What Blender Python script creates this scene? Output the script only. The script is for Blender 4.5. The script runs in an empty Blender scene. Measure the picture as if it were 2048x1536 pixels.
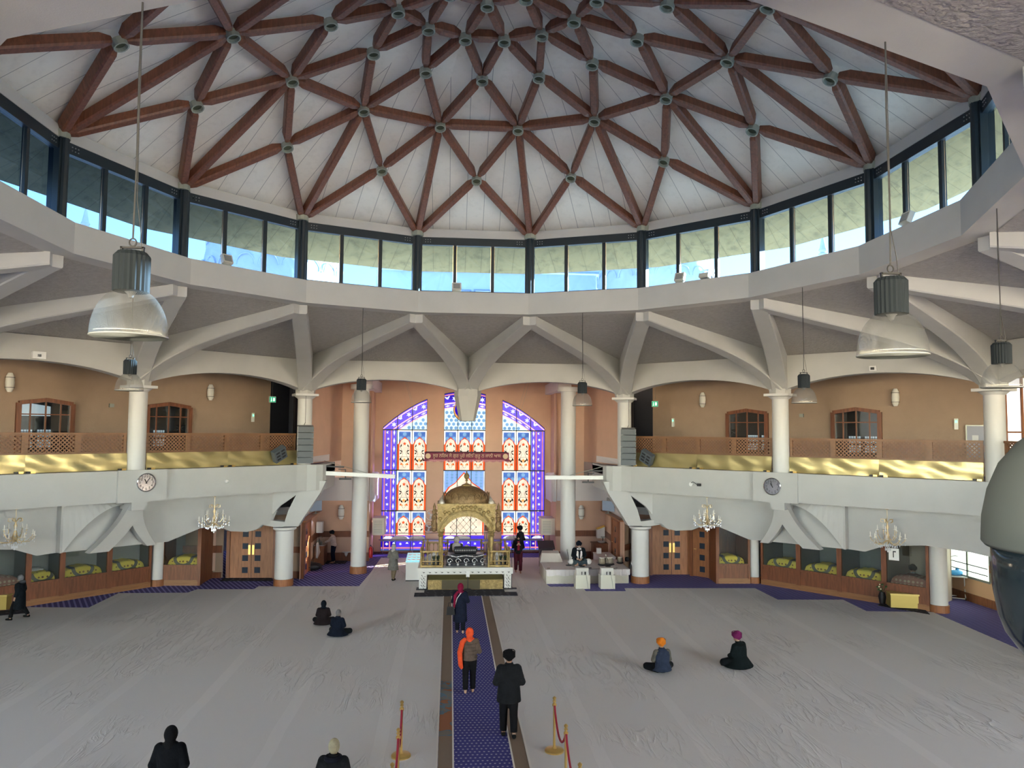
import bpy, bmesh, math, random
from mathutils import Vector, Matrix
random.seed(7)
PI=math.pi; sin=math.sin; cos=math.cos
SC=bpy.context.scene; COL=SC.collection
# ---------- camera ----------
H=6.3; EYE=Vector((-.7,0,H))
F,PITCH,ROLL,YAW=1491.82,.0625701,.00849613,.0326191
T0=PI/16-.147098456
def rot2(a,b,t): return cos(t)*a-sin(t)*b, sin(t)*a+cos(t)*b
def ray(px,py):
    u,v=rot2(px-1024,py-768,-ROLL)
    X,Y,Z=u/F,1.0,-v/F
    y,z=rot2(Y,Z,PITCH)
    x,y=rot2(X,y,-YAW)
    x,y=cos(T0)*x+sin(T0)*y,-sin(T0)*x+cos(T0)*y
    return Vector((x,y,z))
fw=ray(1024,768).normalized(); rt=(ray(1500,768)-ray(548,768)).normalized(); up=rt.cross(fw).normalized()
cam=bpy.data.objects.new('camera',bpy.data.cameras.new('camera')); COL.objects.link(cam)
cam.data.sensor_width=36; cam.data.lens=36*F/2048; cam.data.clip_start=.05; cam.data.clip_end=500
cam.matrix_world=Matrix(((rt.x,up.x,-fw.x,EYE.x),(rt.y,up.y,-fw.y,EYE.y),(rt.z,up.z,-fw.z,EYE.z),(0,0,0,1)))
SC.camera=cam
# ---------- sky, sun, exposure ----------
SUNDIR=Vector((-.86,-.46,-.25)).normalized()      # direction the sunlight travels
W=bpy.data.worlds.new('sky'); SC.world=W; W.use_nodes=True
wn=W.node_tree.nodes; wl=W.node_tree.links; bg=wn['Background']
sk=wn.new('ShaderNodeTexSky'); sk.sky_type='NISHITA'; sk.sun_disc=False; sk.sun_elevation=math.radians(38)
sk.sun_rotation=math.atan2(-SUNDIR.x,-SUNDIR.y); sk.air_density=1.0; sk.dust_density=.3; sk.ozone_density=3.5
hz=wn.new('ShaderNodeHueSaturation'); hz.inputs['Saturation'].default_value=.85; wl.new(sk.outputs[0],hz.inputs['Color'])
wm=wn.new('ShaderNodeVectorMath'); wm.operation='MULTIPLY'; wm.inputs[1].default_value=(1.15,1.0,.84); wl.new(hz.outputs[0],wm.inputs[0]); wl.new(wm.outputs[0],bg.inputs[0]); bg.inputs[1].default_value=4.7
sl=bpy.data.lights.new('sun','SUN'); sl.energy=500; sl.angle=.01; sl.color=(1,.82,.56)
so=bpy.data.objects.new('sun',sl); COL.objects.link(so); so.rotation_euler=SUNDIR.to_track_quat('-Z','Y').to_euler()
so.location=(20,60,40)
SC.view_settings.view_transform='Standard'; SC.view_settings.look='None'; SC.view_settings.gamma=1
SC.view_settings.use_curve_mapping=False; SC.view_settings.exposure=0.0
SC.cycles.max_bounces=10; SC.cycles.diffuse_bounces=6; SC.cycles.transparent_max_bounces=16
try: SC.cycles.use_denoising=True
except Exception: pass
def portal(name,c,dr,w,h):
    L=bpy.data.lights.new(name,'AREA'); L.shape='RECTANGLE'; L.size=w; L.size_y=h; L.cycles.is_portal=True; L.energy=10
    o=bpy.data.objects.new(name,L); COL.objects.link(o); o.location=c
    o.rotation_euler=Vector(dr).to_track_quat('-Z','Y').to_euler()
# ---------- pixel helpers: a sight line meets a real plane of the building ----------
def G(px,py,z=0): r=ray(px,py); return EYE+r*((z-H)/r.z)
def Yp(px,py,Y): r=ray(px,py); return EYE+r*(Y/r.y)
Q=math.sqrt(.5)
A={s:Vector((s*6.61,31.0,0)) for s in (-1,1)}; TT={s:Vector((s*Q,-Q,0)) for s in (-1,1)}; NN={s:Vector((s*Q,Q,0)) for s in (-1,1)}
def D(s,t,n,z): p=A[s]+TT[s]*t+NN[s]*n; p.z=z; return p          # frame of a diagonal side of the hall
def S(px,py,s,n):
    r=ray(px,py); k=(n-(EYE-A[s]).dot(NN[s]))/r.dot(NN[s]); P=EYE+r*k
    return (P-A[s]).dot(TT[s]),P.z
# ---------- materials ----------
def newmat(n):
    m=bpy.data.materials.new(n); m.use_nodes=True; return m,m.node_tree.nodes,m.node_tree.links
MC={}
def mat(name,col,rough=.6,metal=0,noise=0,ns=3,bump=0,bs=40,emit=0,trans=0,alpha=1,sub=None,coord='Object',sheen=0):
    if name in MC: return MC[name]
    m,n,l=newmat(name); b=n['Principled BSDF']; c=(*col,1)
    b.inputs['Base Color'].default_value=c; b.inputs['Roughness'].default_value=rough; b.inputs['Metallic'].default_value=metal
    tc=n.new('ShaderNodeTexCoord')
    if noise:
        nz=n.new('ShaderNodeTexNoise'); nz.inputs['Scale'].default_value=ns; nz.inputs['Detail'].default_value=5
        l.new(tc.outputs[coord],nz.inputs['Vector'])
        r=n.new('ShaderNodeMapRange'); r.inputs[1].default_value=.3; r.inputs[2].default_value=.7; r.inputs[3].default_value=1-noise; r.inputs[4].default_value=1+noise*.4
        l.new(nz.outputs[0],r.inputs[0])
        mx=n.new('ShaderNodeVectorMath'); mx.operation='SCALE'; mx.inputs[0].default_value=col; l.new(r.outputs[0],mx.inputs['Scale'])
        l.new(mx.outputs[0],b.inputs['Base Color'])
    if bump:
        nz=n.new('ShaderNodeTexNoise'); nz.inputs['Scale'].default_value=bs; nz.inputs['Detail'].default_value=4
        l.new(tc.outputs[coord],nz.inputs['Vector']); bp=n.new('ShaderNodeBump'); bp.inputs['Strength'].default_value=bump; bp.inputs['Distance'].default_value=.05
        l.new(nz.outputs[0],bp.inputs['Height']); l.new(bp.outputs[0],b.inputs['Normal'])
    if emit: b.inputs['Emission Color'].default_value=c; b.inputs['Emission Strength'].default_value=emit
    if trans: b.inputs['Transmission Weight'].default_value=trans
    if alpha<1: b.inputs['Alpha'].default_value=alpha
    MC[name]=m; return m
def glassmat(name,col,op=.12,rough=.05,tint=(1,1,1)):
    # clear pane: mostly see-through, with a grazing reflection
    if name in MC: return MC[name]
    m,n,l=newmat(name); out=n['Material Output']; n.remove(n['Principled BSDF'])
    t=n.new('ShaderNodeBsdfTransparent'); t.inputs[0].default_value=(*tint,1)
    g=n.new('ShaderNodeBsdfGlossy'); g.inputs[0].default_value=(*col,1); g.inputs[1].default_value=rough
    fr=n.new('ShaderNodeFresnel'); fr.inputs[0].default_value=1.45; ad=n.new('ShaderNodeMath'); ad.inputs[1].default_value=op; l.new(fr.outputs[0],ad.inputs[0]); ad.use_clamp=True
    mx=n.new('ShaderNodeMixShader'); l.new(ad.outputs[0],mx.inputs[0]); l.new(t.outputs[0],mx.inputs[1]); l.new(g.outputs[0],mx.inputs[2]); l.new(mx.outputs[0],out.inputs[0])
    MC[name]=m; return m
def stained(name,col,e):
    # coloured glass: its emission stands in for daylight behind it, and it lets coloured sunlight through
    if name in MC: return MC[name]
    m,n,l=newmat(name); out=n['Material Output']; n.remove(n['Principled BSDF'])
    em=n.new('ShaderNodeEmission'); em.inputs[0].default_value=(*col,1)
    tc=n.new('ShaderNodeTexCoord'); nz=n.new('ShaderNodeTexNoise'); nz.inputs['Scale'].default_value=2.2; l.new(tc.outputs['Object'],nz.inputs[0])
    r=n.new('ShaderNodeMapRange'); r.inputs[1].default_value=.3; r.inputs[2].default_value=.7; r.inputs[3].default_value=e*.9; r.inputs[4].default_value=e*1.3
    l.new(nz.outputs[0],r.inputs[0]); l.new(r.outputs[0],em.inputs[1])
    t=n.new('ShaderNodeBsdfTransparent'); t.inputs[0].default_value=(*[.005+.05*c for c in col],1)
    ad=n.new('ShaderNodeAddShader'); l.new(em.outputs[0],ad.inputs[0]); l.new(t.outputs[0],ad.inputs[1]); l.new(ad.outputs[0],out.inputs[0])
    MC[name]=m; return m
def wood(name,col,dark=.5,scale=2.5,rough=.45,axis='Z'):
    if name in MC: return MC[name]
    m,n,l=newmat(name); b=n['Principled BSDF']; b.inputs['Roughness'].default_value=rough
    tc=n.new('ShaderNodeTexCoord'); mp=n.new('ShaderNodeMapping'); l.new(tc.outputs['Object'],mp.inputs[0])
    s=[6,6,6]; s['XYZ'.index(axis)]=.6; mp.inputs['Scale'].default_value=s
    nz=n.new('ShaderNodeTexNoise'); nz.inputs['Scale'].default_value=scale; nz.inputs['Detail'].default_value=6; nz.inputs['Distortion'].default_value=.6; l.new(mp.outputs[0],nz.inputs[0])
    r=n.new('ShaderNodeValToRGB'); r.color_ramp.elements[0].position=.3; r.color_ramp.elements[1].position=.7
    r.color_ramp.elements[0].color=(*[c*dark for c in col],1); r.color_ramp.elements[1].color=(*col,1)
    l.new(nz.outputs[0],r.inputs[0]); l.new(r.outputs[0],b.inputs['Base Color']); MC[name]=m; return m
def math_node(n,l,op,a,b=None,c=None):
    q=n.new('ShaderNodeMath'); q.operation=op
    for i,x in enumerate((a,b,c)):
        if x is None: continue
        if isinstance(x,(int,float)): q.inputs[i].default_value=x
        else: l.new(x,q.inputs[i])
    return q.outputs[0]
def mixc(n,l,fac,c1,c2):
    q=n.new('ShaderNodeMix'); q.data_type='RGBA'
    l.new(fac,q.inputs[0])
    for i,x in ((6,c1),(7,c2)):
        if isinstance(x,tuple): q.inputs[i].default_value=(*x,1)
        else: l.new(x,q.inputs[i])
    return q.outputs[2]
WHITE=mat('white_paint',(.46,.46,.445),.7,noise=.05,ns=1.2,bump=.08,bs=60)
WHITE2=mat('white_trim',(.60,.60,.59),.55)
PLAST=mat('textured_plaster',(.40,.38,.355),.9,noise=.12,ns=8,bump=.9,bs=14)
TAN=mat('tan_wall',(.36,.26,.19),.8,noise=.06,ns=2,bump=.15,bs=50)
PEACH=mat('peach_wall',(.66,.43,.31),.8,noise=.05,ns=2,bump=.1,bs=50)
BLACKF=mat('dark_frame',(.012,.02,.026),.45)
DARKW=wood('dark_wood',(.23,.075,.03),.55)
MIDW=wood('warm_wood',(.36,.14,.055),.6)
BEAMW=wood('beam_wood',(.21,.075,.038),.5,scale=3)
STEEL=mat('grey_steel',(.33,.35,.31),.4,.6)
GOLD=mat('gold',(.78,.55,.2),.3,.9)
BRASS=mat('brass_sheet',(.50,.42,.2),.33,.8,bump=.2,bs=1.3)
BLK=mat('black_plastic',(.015,.015,.018),.5)
CHROME=mat('chrome',(.7,.7,.72),.15,1)
PLASTW=mat('white_plastic',(.78,.78,.76),.4)
GLASS=glassmat('window_glass',(.9,.95,1),.03)
# ---------- mesh builder ----------
class M:
    def __init__(s,off=None): s.v=[]; s.f=[]; s.mi=[]; s.uv=[]; s.k=0; s.off=Vector(off) if off is not None else None
    def add(s,vs,fs,uv=None):
        b=len(s.v); s.v+= [Vector(x) for x in vs]
        for i,f in enumerate(fs): s.f.append([b+j for j in f]); s.mi.append(s.k); s.uv.append(uv[i] if uv else None)
        return s
    def poly(s,pts,uv=None): return s.add(pts,[list(range(len(pts)))],[uv] if uv else None)
    def box(s,c,d,rz=0,mtx=None):
        x,y,z=[q/2 for q in d]; vs=[]
        for i in (-1,1):
            for j in (-1,1):
                for k in (-1,1):
                    p=Vector((i*x,j*y,k*z))
                    if mtx is not None: p=mtx@p
                    else: p.x,p.y=rot2(p.x,p.y,rz)
                    vs.append(p+Vector(c))
        return s.add(vs,[(0,1,3,2),(4,6,7,5),(0,4,5,1),(2,3,7,6),(0,2,6,4),(1,5,7,3)])
    def bb(s,a,b): return s.box([(a[i]+b[i])/2 for i in range(3)],[abs(b[i]-a[i]) for i in range(3)])
    def bar(s,a,b,w,h,upv=(0,0,1)):
        a=Vector(a); b=Vector(b); d=(b-a).normalized(); u=Vector(upv); x=d.cross(u)
        if x.length<1e-4: x=d.cross(Vector((1,0,0)))
        x.normalize(); u=x.cross(d)
        vs=[p+x*i*w/2+u*j*h/2 for p in (a,b) for i,j in ((-1,-1),(1,-1),(1,1),(-1,1))]
        return s.add(vs,[(0,1,2,3),(7,6,5,4),(0,4,5,1),(1,5,6,2),(2,6,7,3),(3,7,4,0)])
    def tube(s,pts,r,n=8,cap=True):
        pts=[Vector(p) for p in pts]; rs=r if isinstance(r,(list,tuple)) else [r]*len(pts); vs=[];fs=[]
        pd=None
        for i,p in enumerate(pts):
            d=(pts[min(i+1,len(pts)-1)]-pts[max(i-1,0)]).normalized()
            if pd is None: x=d.orthogonal().normalized()
            else:
                x=(x-d*x.dot(d)); x= x.normalized() if x.length>1e-6 else d.orthogonal().normalized()
            pd=d; y=d.cross(x)
            for k in range(n): a=2*PI*k/n; vs.append(p+(x*cos(a)+y*sin(a))*rs[i])
        for i in range(len(pts)-1):
            for k in range(n): fs.append((i*n+k,i*n+(k+1)%n,(i+1)*n+(k+1)%n,(i+1)*n+k))
        if cap: fs+=[tuple(range(n))[::-1],tuple((len(pts)-1)*n+k for k in range(n))]
        return s.add(vs,fs)
    def lathe(s,prof,c=(0,0,0),n=20,sx=1,sy=1,a0=0,a1=2*PI,fn=None):
        c=Vector(c); vs=[];fs=[]; full=abs(a1-a0-2*PI)<1e-6; m=n if full else n+1
        for r,z in prof:
            for k in range(m):
                a=a0+(a1-a0)*k/n; rr=r*(fn(a,z) if fn else 1); vs.append(c+Vector((rr*cos(a)*sx,rr*sin(a)*sy,z)))
        for i in range(len(prof)-1):
            for k in range(n): fs.append((i*m+k,i*m+(k+1)%m,(i+1)*m+(k+1)%m,(i+1)*m+k))
        if full:
            if prof[0][0]>1e-5: fs.append(tuple(range(m))[::-1])
            if prof[-1][0]>1e-5: fs.append(tuple((len(prof)-1)*m+k for k in range(m)))
        return s.add(vs,fs)
    def prism(s,pts,ext):
        pts=[Vector(p) for p in pts]; e=Vector(ext); n=len(pts)
        return s.add(pts+[p+e for p in pts],[tuple(range(n))[::-1],tuple(range(n,2*n))]+[(i,(i+1)%n,n+(i+1)%n,n+i) for i in range(n)])
    def ell(s,c,r,n=12,m=8,mtx=None):
        vs=[];fs=[]
        for i in range(m+1):
            th=PI*i/m
            for k in range(n):
                a=2*PI*k/n; p=Vector((sin(th)*cos(a)*r[0],sin(th)*sin(a)*r[1],cos(th)*r[2]))
                if mtx is not None: p=mtx@p
                vs.append(p+Vector(c))
        for i in range(m):
            for k in range(n): fs.append((i*n+k,(i+1)*n+k,(i+1)*n+(k+1)%n,i*n+(k+1)%n))
        return s.add(vs,fs)
    def grid(s,P,uvs=None):
        # P: rows of points
        nr=len(P); nc=len(P[0]); vs=[p for r in P for p in r]; fs=[(i*nc+j,i*nc+j+1,(i+1)*nc+j+1,(i+1)*nc+j) for i in range(nr-1) for j in range(nc-1)]
        return s.add(vs,fs)
    def mesh(s,name,mats,smooth=False):
        me=bpy.data.meshes.new(name); o=s.off or Vector((0,0,0))
        me.from_pydata([tuple(v-o) for v in s.v],[],s.f)
        for q in (mats if isinstance(mats,(list,tuple)) else [mats]): me.materials.append(q)
        if max(s.mi or [0])>0: me.polygons.foreach_set('material_index',s.mi)
        if any(u for u in s.uv):
            L=me.uv_layers.new(name='UVMap')
            for p,u in zip(me.polygons,s.uv):
                if u:
                    for li,c in zip(p.loop_indices,u): L.data[li].uv=c
        if smooth:
            me.polygons.foreach_set('use_smooth',[True]*len(me.polygons))
            if smooth!=2:
                try: me.set_sharp_from_angle(angle=.7)
                except Exception: pass
        me.update(); return me
    def build(s,name,mats,parent=None,smooth=False,**kw):
        o=bpy.data.objects.new(name,s.mesh(name,mats,smooth)); COL.objects.link(o)
        if parent is not None: o.parent=parent
        for k,v in kw.items(): o[k]=v
        return o
def thing(name,label,cat,loc=(0,0,0),rz=0,group=None,sc=1):
    o=bpy.data.objects.new(name,None); COL.objects.link(o); o.location=loc; o.rotation_euler=(0,0,rz); o.scale=(sc,)*3; o.empty_display_size=.1
    o['label']=label; o['category']=cat
    if group: o['group']=group
    return o
def tag(o,label,cat,group=None,**kw):
    o['label']=label; o['category']=cat
    if group: o['group']=group
    for k,v in kw.items(): o[k]=v
    return o
def copytree(o,parent=None):
    c=o.copy(); COL.objects.link(c)
    if parent is not None: c.parent=parent
    for ch in list(o.children): copytree(ch,c)
    return c
def dup(root,loc,rz=0,label=None,group=None,sc=None):
    r=copytree(root); r.location=loc; r.rotation_euler=(0,0,rz)
    if label: r['label']=label
    if group: r['group']=group
    if sc: r.scale=(sc,)*3
    return r
def struct(name,m,mats,parent=None,smooth=False):
    o=m.build(name,mats,parent,smooth)
    if parent is None: o['kind']='structure'
    return o
def sroot(name,loc=(0,0,0)):
    o=bpy.data.objects.new(name,None); COL.objects.link(o); o.location=loc; o['kind']='structure'; return o
# ================= STRUCTURE =================
CY=15.03
def pol(R,deg,z): a=math.radians(deg); return Vector((R*sin(a),CY+R*cos(a),z))
# special materials
def carpet():
    m,n,l=newmat('purple_carpet'); b=n['Principled BSDF']; b.inputs['Roughness'].default_value=.95
    tc=n.new('ShaderNodeTexCoord'); sp=n.new('ShaderNodeSeparateXYZ'); l.new(tc.outputs['Object'],sp.inputs[0])
    u=math_node(n,l,'MULTIPLY',math_node(n,l,'ADD',sp.outputs[0],math_node(n,l,'MULTIPLY',sp.outputs[1],.55)),5.2)
    d=math_node(n,l,'LESS_THAN',math_node(n,l,'FRACT',u),.38)
    c=mixc(n,l,d,(.07,.06,.24),(.26,.24,.58)); l.new(c,b.inputs[0]); return m
def dotcarpet():
    m,n,l=newmat('dotted_blue_carpet'); b=n['Principled BSDF']; b.inputs['Roughness'].default_value=.95
    tc=n.new('ShaderNodeTexCoord'); sp=n.new('ShaderNodeSeparateXYZ'); l.new(tc.outputs['Object'],sp.inputs[0])
    row=math_node(n,l,'MULTIPLY',sp.outputs[1],7.5); half=math_node(n,l,'MULTIPLY',math_node(n,l,'FRACT',math_node(n,l,'MULTIPLY',math_node(n,l,'FLOOR',row),.5)),1)
    col=math_node(n,l,'ADD',math_node(n,l,'MULTIPLY',sp.outputs[0],11),half)
    dx=math_node(n,l,'MULTIPLY',math_node(n,l,'SUBTRACT',math_node(n,l,'FRACT',col),.5),1/11); dy=math_node(n,l,'MULTIPLY',math_node(n,l,'SUBTRACT',math_node(n,l,'FRACT',row),.5),1/7.5)
    r=math_node(n,l,'SQRT',math_node(n,l,'ADD',math_node(n,l,'POWER',dx,2),math_node(n,l,'POWER',dy,2)))
    c=mixc(n,l,math_node(n,l,'LESS_THAN',r,.021),(.05,.048,.24),(.42,.42,.55)); l.new(c,b.inputs[0]); return m
def cloth(name,col,stripes=True,bumpy=.5):
    m,n,l=newmat(name); b=n['Principled BSDF']; b.inputs['Roughness'].default_value=.85
    tc=n.new('ShaderNodeTexCoord'); sp=n.new('ShaderNodeSeparateXYZ'); l.new(tc.outputs['Object'],sp.inputs[0])
    nz=n.new('ShaderNodeTexNoise'); nz.inputs['Scale'].default_value=.7; nz.inputs['Detail'].default_value=2; l.new(tc.outputs['Object'],nz.inputs[0])
    wob=math_node(n,l,'MULTIPLY',math_node(n,l,'SUBTRACT',nz.outputs[0],.5),.12)
    fr=math_node(n,l,'FRACT',math_node(n,l,'DIVIDE',math_node(n,l,'ADD',sp.outputs[0],wob),2.15))
    band=math_node(n,l,'LESS_THAN',fr,.13)
    c=mixc(n,l,band,col,tuple(min(1,x*1.06) for x in col)); l.new(c,b.inputs[0])
    # folds: stretched, warped creases that show in places only
    mp=n.new('ShaderNodeMapping'); mp.inputs['Scale'].default_value=(1.6,.35,1); mp.inputs['Rotation'].default_value=(0,0,.35); l.new(tc.outputs['Object'],mp.inputs[0])
    n2=n.new('ShaderNodeTexNoise'); n2.inputs['Scale'].default_value=1.6; n2.inputs['Detail'].default_value=5; n2.inputs['Distortion'].default_value=1.4; l.new(mp.outputs[0],n2.inputs[0])
    ridge=math_node(n,l,'POWER',math_node(n,l,'SUBTRACT',1,math_node(n,l,'MULTIPLY',math_node(n,l,'ABSOLUTE',math_node(n,l,'SUBTRACT',n2.outputs[0],.5)),2)),14)
    n3=n.new('ShaderNodeTexNoise'); n3.inputs['Scale'].default_value=.28; l.new(tc.outputs['Object'],n3.inputs[0])
    mr=n.new('ShaderNodeMapRange'); mr.inputs[1].default_value=.48; mr.inputs[2].default_value=.68; l.new(n3.outputs[0],mr.inputs[0])
    h=math_node(n,l,'ADD',math_node(n,l,'MULTIPLY',ridge,mr.outputs[0]),math_node(n,l,'MULTIPLY',band,.25))
    bp=n.new('ShaderNodeBump'); bp.inputs['Strength'].default_value=bumpy; bp.inputs['Distance'].default_value=.05; l.new(h,bp.inputs['Height']); l.new(bp.outputs[0],b.inputs['Normal'])
    return m
def planks(name,col,dirt,w=.55,line=.03,dirtamt=.3):
    m,n,l=newmat(name); b=n['Principled BSDF']; b.inputs['Roughness'].default_value=.8
    uv=n.new('ShaderNodeUVMap'); sp=n.new('ShaderNodeSeparateXYZ'); l.new(uv.outputs[0],sp.inputs[0])
    fr=math_node(n,l,'FRACT',math_node(n,l,'DIVIDE',sp.outputs[0],w)); ln=math_node(n,l,'LESS_THAN',fr,line)
    tc=n.new('ShaderNodeTexCoord'); nz=n.new('ShaderNodeTexNoise'); nz.inputs['Scale'].default_value=3.5; nz.inputs['Detail'].default_value=8; nz.inputs['Roughness'].default_value=.7; l.new(tc.outputs['Object'],nz.inputs[0])
    mr=n.new('ShaderNodeMapRange'); mr.inputs[1].default_value=.5; mr.inputs[2].default_value=.8; mr.inputs[4].default_value=dirtamt; l.new(nz.outputs[0],mr.inputs[0])
    c=mixc(n,l,mr.outputs[0],col,dirt); c=mixc(n,l,ln,c,tuple(x*.45 for x in col)); l.new(c,b.inputs[0]); return m
CLG=glassmat('clerestory_glass',(.25,.28,.3),.01,.03,(.044,.082,.150)); CLG2=glassmat('clerestory_glass_fill',(.9,.95,1),.01,.03,(.6,.62,.63)); CARPET=carpet(); DOTC=dotcarpet(); SHEET=cloth('white_floor_cloth',(.74,.715,.70),True,.9); PLANK=planks('white_dome_planks',(.86,.82,.73),(.5,.46,.38),dirtamt=.35); EAVE=planks('weathered_eave_boards',(.44,.31,.14),(.1,.08,.04),dirtamt=.95)  # second, clearer glass is for unseen near bays, added to light the dome
# floor
m=M(); m.poly([(-26,-3,0),(26,-3,0),(26,45,0),(-26,45,0)]); struct('floor',m,CARPET)
m=M(); m.poly([(-120,-60,-.5),(120,-60,-.5),(120,160,-.5),(-120,160,-.5)]); struct('ground',m,mat('ground_bounce_grey',(.35,.34,.32),.9))  # unseen plane added to bounce skylight upwards
# clerestory ring
RD=[11.25+22.5*k for k in range(16)]
m=M()
prof=[(9.62,10.77),(9.12,10.77),(9.12,10.08),(9.72,10.08),(9.72,10.5),(9.9,10.5)]
for i in range(len(prof)-1):
    for a in RD:
        (r0,z0),(r1,z1)=prof[i],prof[i+1]; m.poly([pol(r0,a,z0),pol(r0,a+22.5,z0),pol(r1,a+22.5,z1),pol(r1,a,z1)])
struct('trim_1',m,WHITE)
# dome: nodes
LV=[(9.6,12.75,0),(7.42,14.02,1),(5.66,14.89,0),(3.81,15.46,1),(2.42,15.77,0)]
SPC=Vector((0,CY,.2))
def nd(lv,k): R,z,o=LV[lv]; return pol(R,22.5*(k+(.5 if o==0 else 0)),z)       # o=0: offset half
def out(p,d=.24): return p+(p-SPC).normalized()*d
m=M(); PL=[]
def tri(pts,ang):
    a=math.radians(ang); t=Vector((cos(a),-sin(a),0)); r=Vector((sin(a),cos(a),0)); c=Vector((0,CY,0))
    P=[out(p) for p in pts]; m.poly(P,[((p-c).dot(t)+50*.55+.27,(p-c).dot(r)) for p in P])
for k in range(16):
    a=22.5*k
    # level0/2/4 node k lies at angle 22.5*(k+.5); level1/3 node k lies at 22.5*k
    tri([nd(0,k-1),nd(0,k),nd(1,k)],a)
    tri([nd(0,k),nd(2,k),nd(1,k)],a); tri([nd(0,k-1),nd(1,k),nd(2,k-1)],a)
    tri([nd(1,k),nd(2,k),nd(2,k-1)],a)
    tri([nd(2,k-1),nd(2,k),nd(3,k)],a)
    tri([nd(3,k),nd(2,k),nd(4,k)],a); tri([nd(3,k),nd(4,k-1),nd(2,k-1)],a)
    tri([nd(3,k),nd(4,k),nd(4,k-1)],a)
top=[pol(1.2,45*k,15.95) for k in range(8)]
for k in range(8):
    tri([nd(4,2*k-1),nd(4,2*k),top[k]],45*k); tri([nd(4,2*k),nd(4,2*k+1),top[(k+1)%8],top[k]],45*k+22.5)
for k in range(8): tri([top[k],top[(k+1)%8],Vector((0,CY,16.05))],45*k)
struct('ceiling',m,PLANK)
# timber lattice: one thing, its struts and ring nodes as parts
lat=thing('dome_lattice','reddish brown timber lattice of struts and round steel nodes under the white dome','lattice',(0,CY,12.7))
LO=(0,CY,12.7)
def strut(a,b,w=.2,h=.24):
    d=(b-a); L=d.length; d.normalize(); nrm=((a+b)/2-SPC).normalized(); x=d.cross(nrm).normalized()
    e=min(.2,L*.15); g=min(.22,L*.2); c=(a+b)/2; q=M(LO); secs=[(-L/2+.12,.45,.55),(-L/2+.12+g,1,1),(L/2-.12-g,1,1),(L/2-.12,.45,.55)]
    vs=[]
    for s,fw_,fh in secs:
        for i,j in ((-1,.5),(-1,-.32),(-.72,-.5),(.72,-.5),(1,-.32),(1,.5)): vs.append(c+d*s+x*i*w/2*fw_+nrm*j*h*fh)
    fs=[(0,1,2,3,4,5),(23,22,21,20,19,18)]
    for i in range(3):
        for j in range(6): fs.append((i*6+j,(i+1)*6+j,(i+1)*6+(j+1)%6,i*6+(j+1)%6))
    q.add(vs,fs); return q
segs=[]
for k in range(16):
    segs+= [(nd(0,k),nd(1,k)),(nd(0,k),nd(1,k+1)),(nd(0,k),nd(2,k)),(nd(1,k),nd(2,k)),(nd(1,k),nd(2,k-1)),(nd(2,k),nd(2,k-1)),
            (nd(2,k),nd(3,k)),(nd(2,k),nd(3,k+1)),(nd(3,k),nd(4,k)),(nd(3,k),nd(4,k-1)),(nd(4,k),nd(4,k-1)),(nd(4,k),top[((k+1)//2)%8])]
for k in range(8): segs.append((top[k],top[(k+1)%8]))
def vis(p):
    v=p-EYE; r=v.dot(rt)/v.dot(fw)*F+1024 if v.dot(fw)>0 else -9999; u=768-v.dot(up)/v.dot(fw)*F if v.dot(fw)>0 else -9999
    return v.dot(fw)>0 and -60<r<2110 and -60<u<1600
vs_=[s for s in segs if vis((s[0]+s[1])/2)]; vs_.sort(key=lambda s:-(s[0]-s[1]).length/((s[0]+s[1])/2-EYE).length)
own=vs_[:100]; rest=[s for s in segs if s not in own]
for a,b in own: strut(a,b).build('timber_strut',BEAMW,lat)
q=M(LO)
for a,b in rest: z=strut(a,b); q.add(z.v,z.f)
q.build('timber_strut',BEAMW,lat,kind='stuff')
NODEM=[mat('node_steel',(.30,.32,.26),.5,.2),mat('node_dark',(.06,.07,.04),.8)]
nodes=[nd(l,k) for l in range(1,5) for k in range(16)]+top
nodes.sort(key=lambda p:(not vis(p),(p-EYE).length))
for i,p in enumerate(nodes):
    nr=(p-SPC).normalized(); q=M(LO); u=nr.orthogonal().normalized(); v=nr.cross(u)
    b0=p-nr*.16; prof=[(.155,.14),(.155,-.02),(.125,-.02),(.12,.06)]
    vs=[b0+nr*z+(u*cos(2*PI*j/14)+v*sin(2*PI*j/14))*r for r,z in prof for j in range(14)]
    q.add(vs,[(a*14+j,a*14+(j+1)%14,(a+1)*14+(j+1)%14,(a+1)*14+j) for a in range(3) for j in range(14)]); q.k=1
    q.add([vs[42+j] for j in range(14)],[tuple(range(14))])
    q.build('ring_node',NODEM,lat)
for k in range(16):
    p=nd(0,k); q=M(LO); q.lathe([(.2,-.1),(.2,.06),(.12,.1)],(p.x*.995,CY+(p.y-CY)*.985,p.z-.0),12); q.build('ring_node',NODEM,lat)
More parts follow.
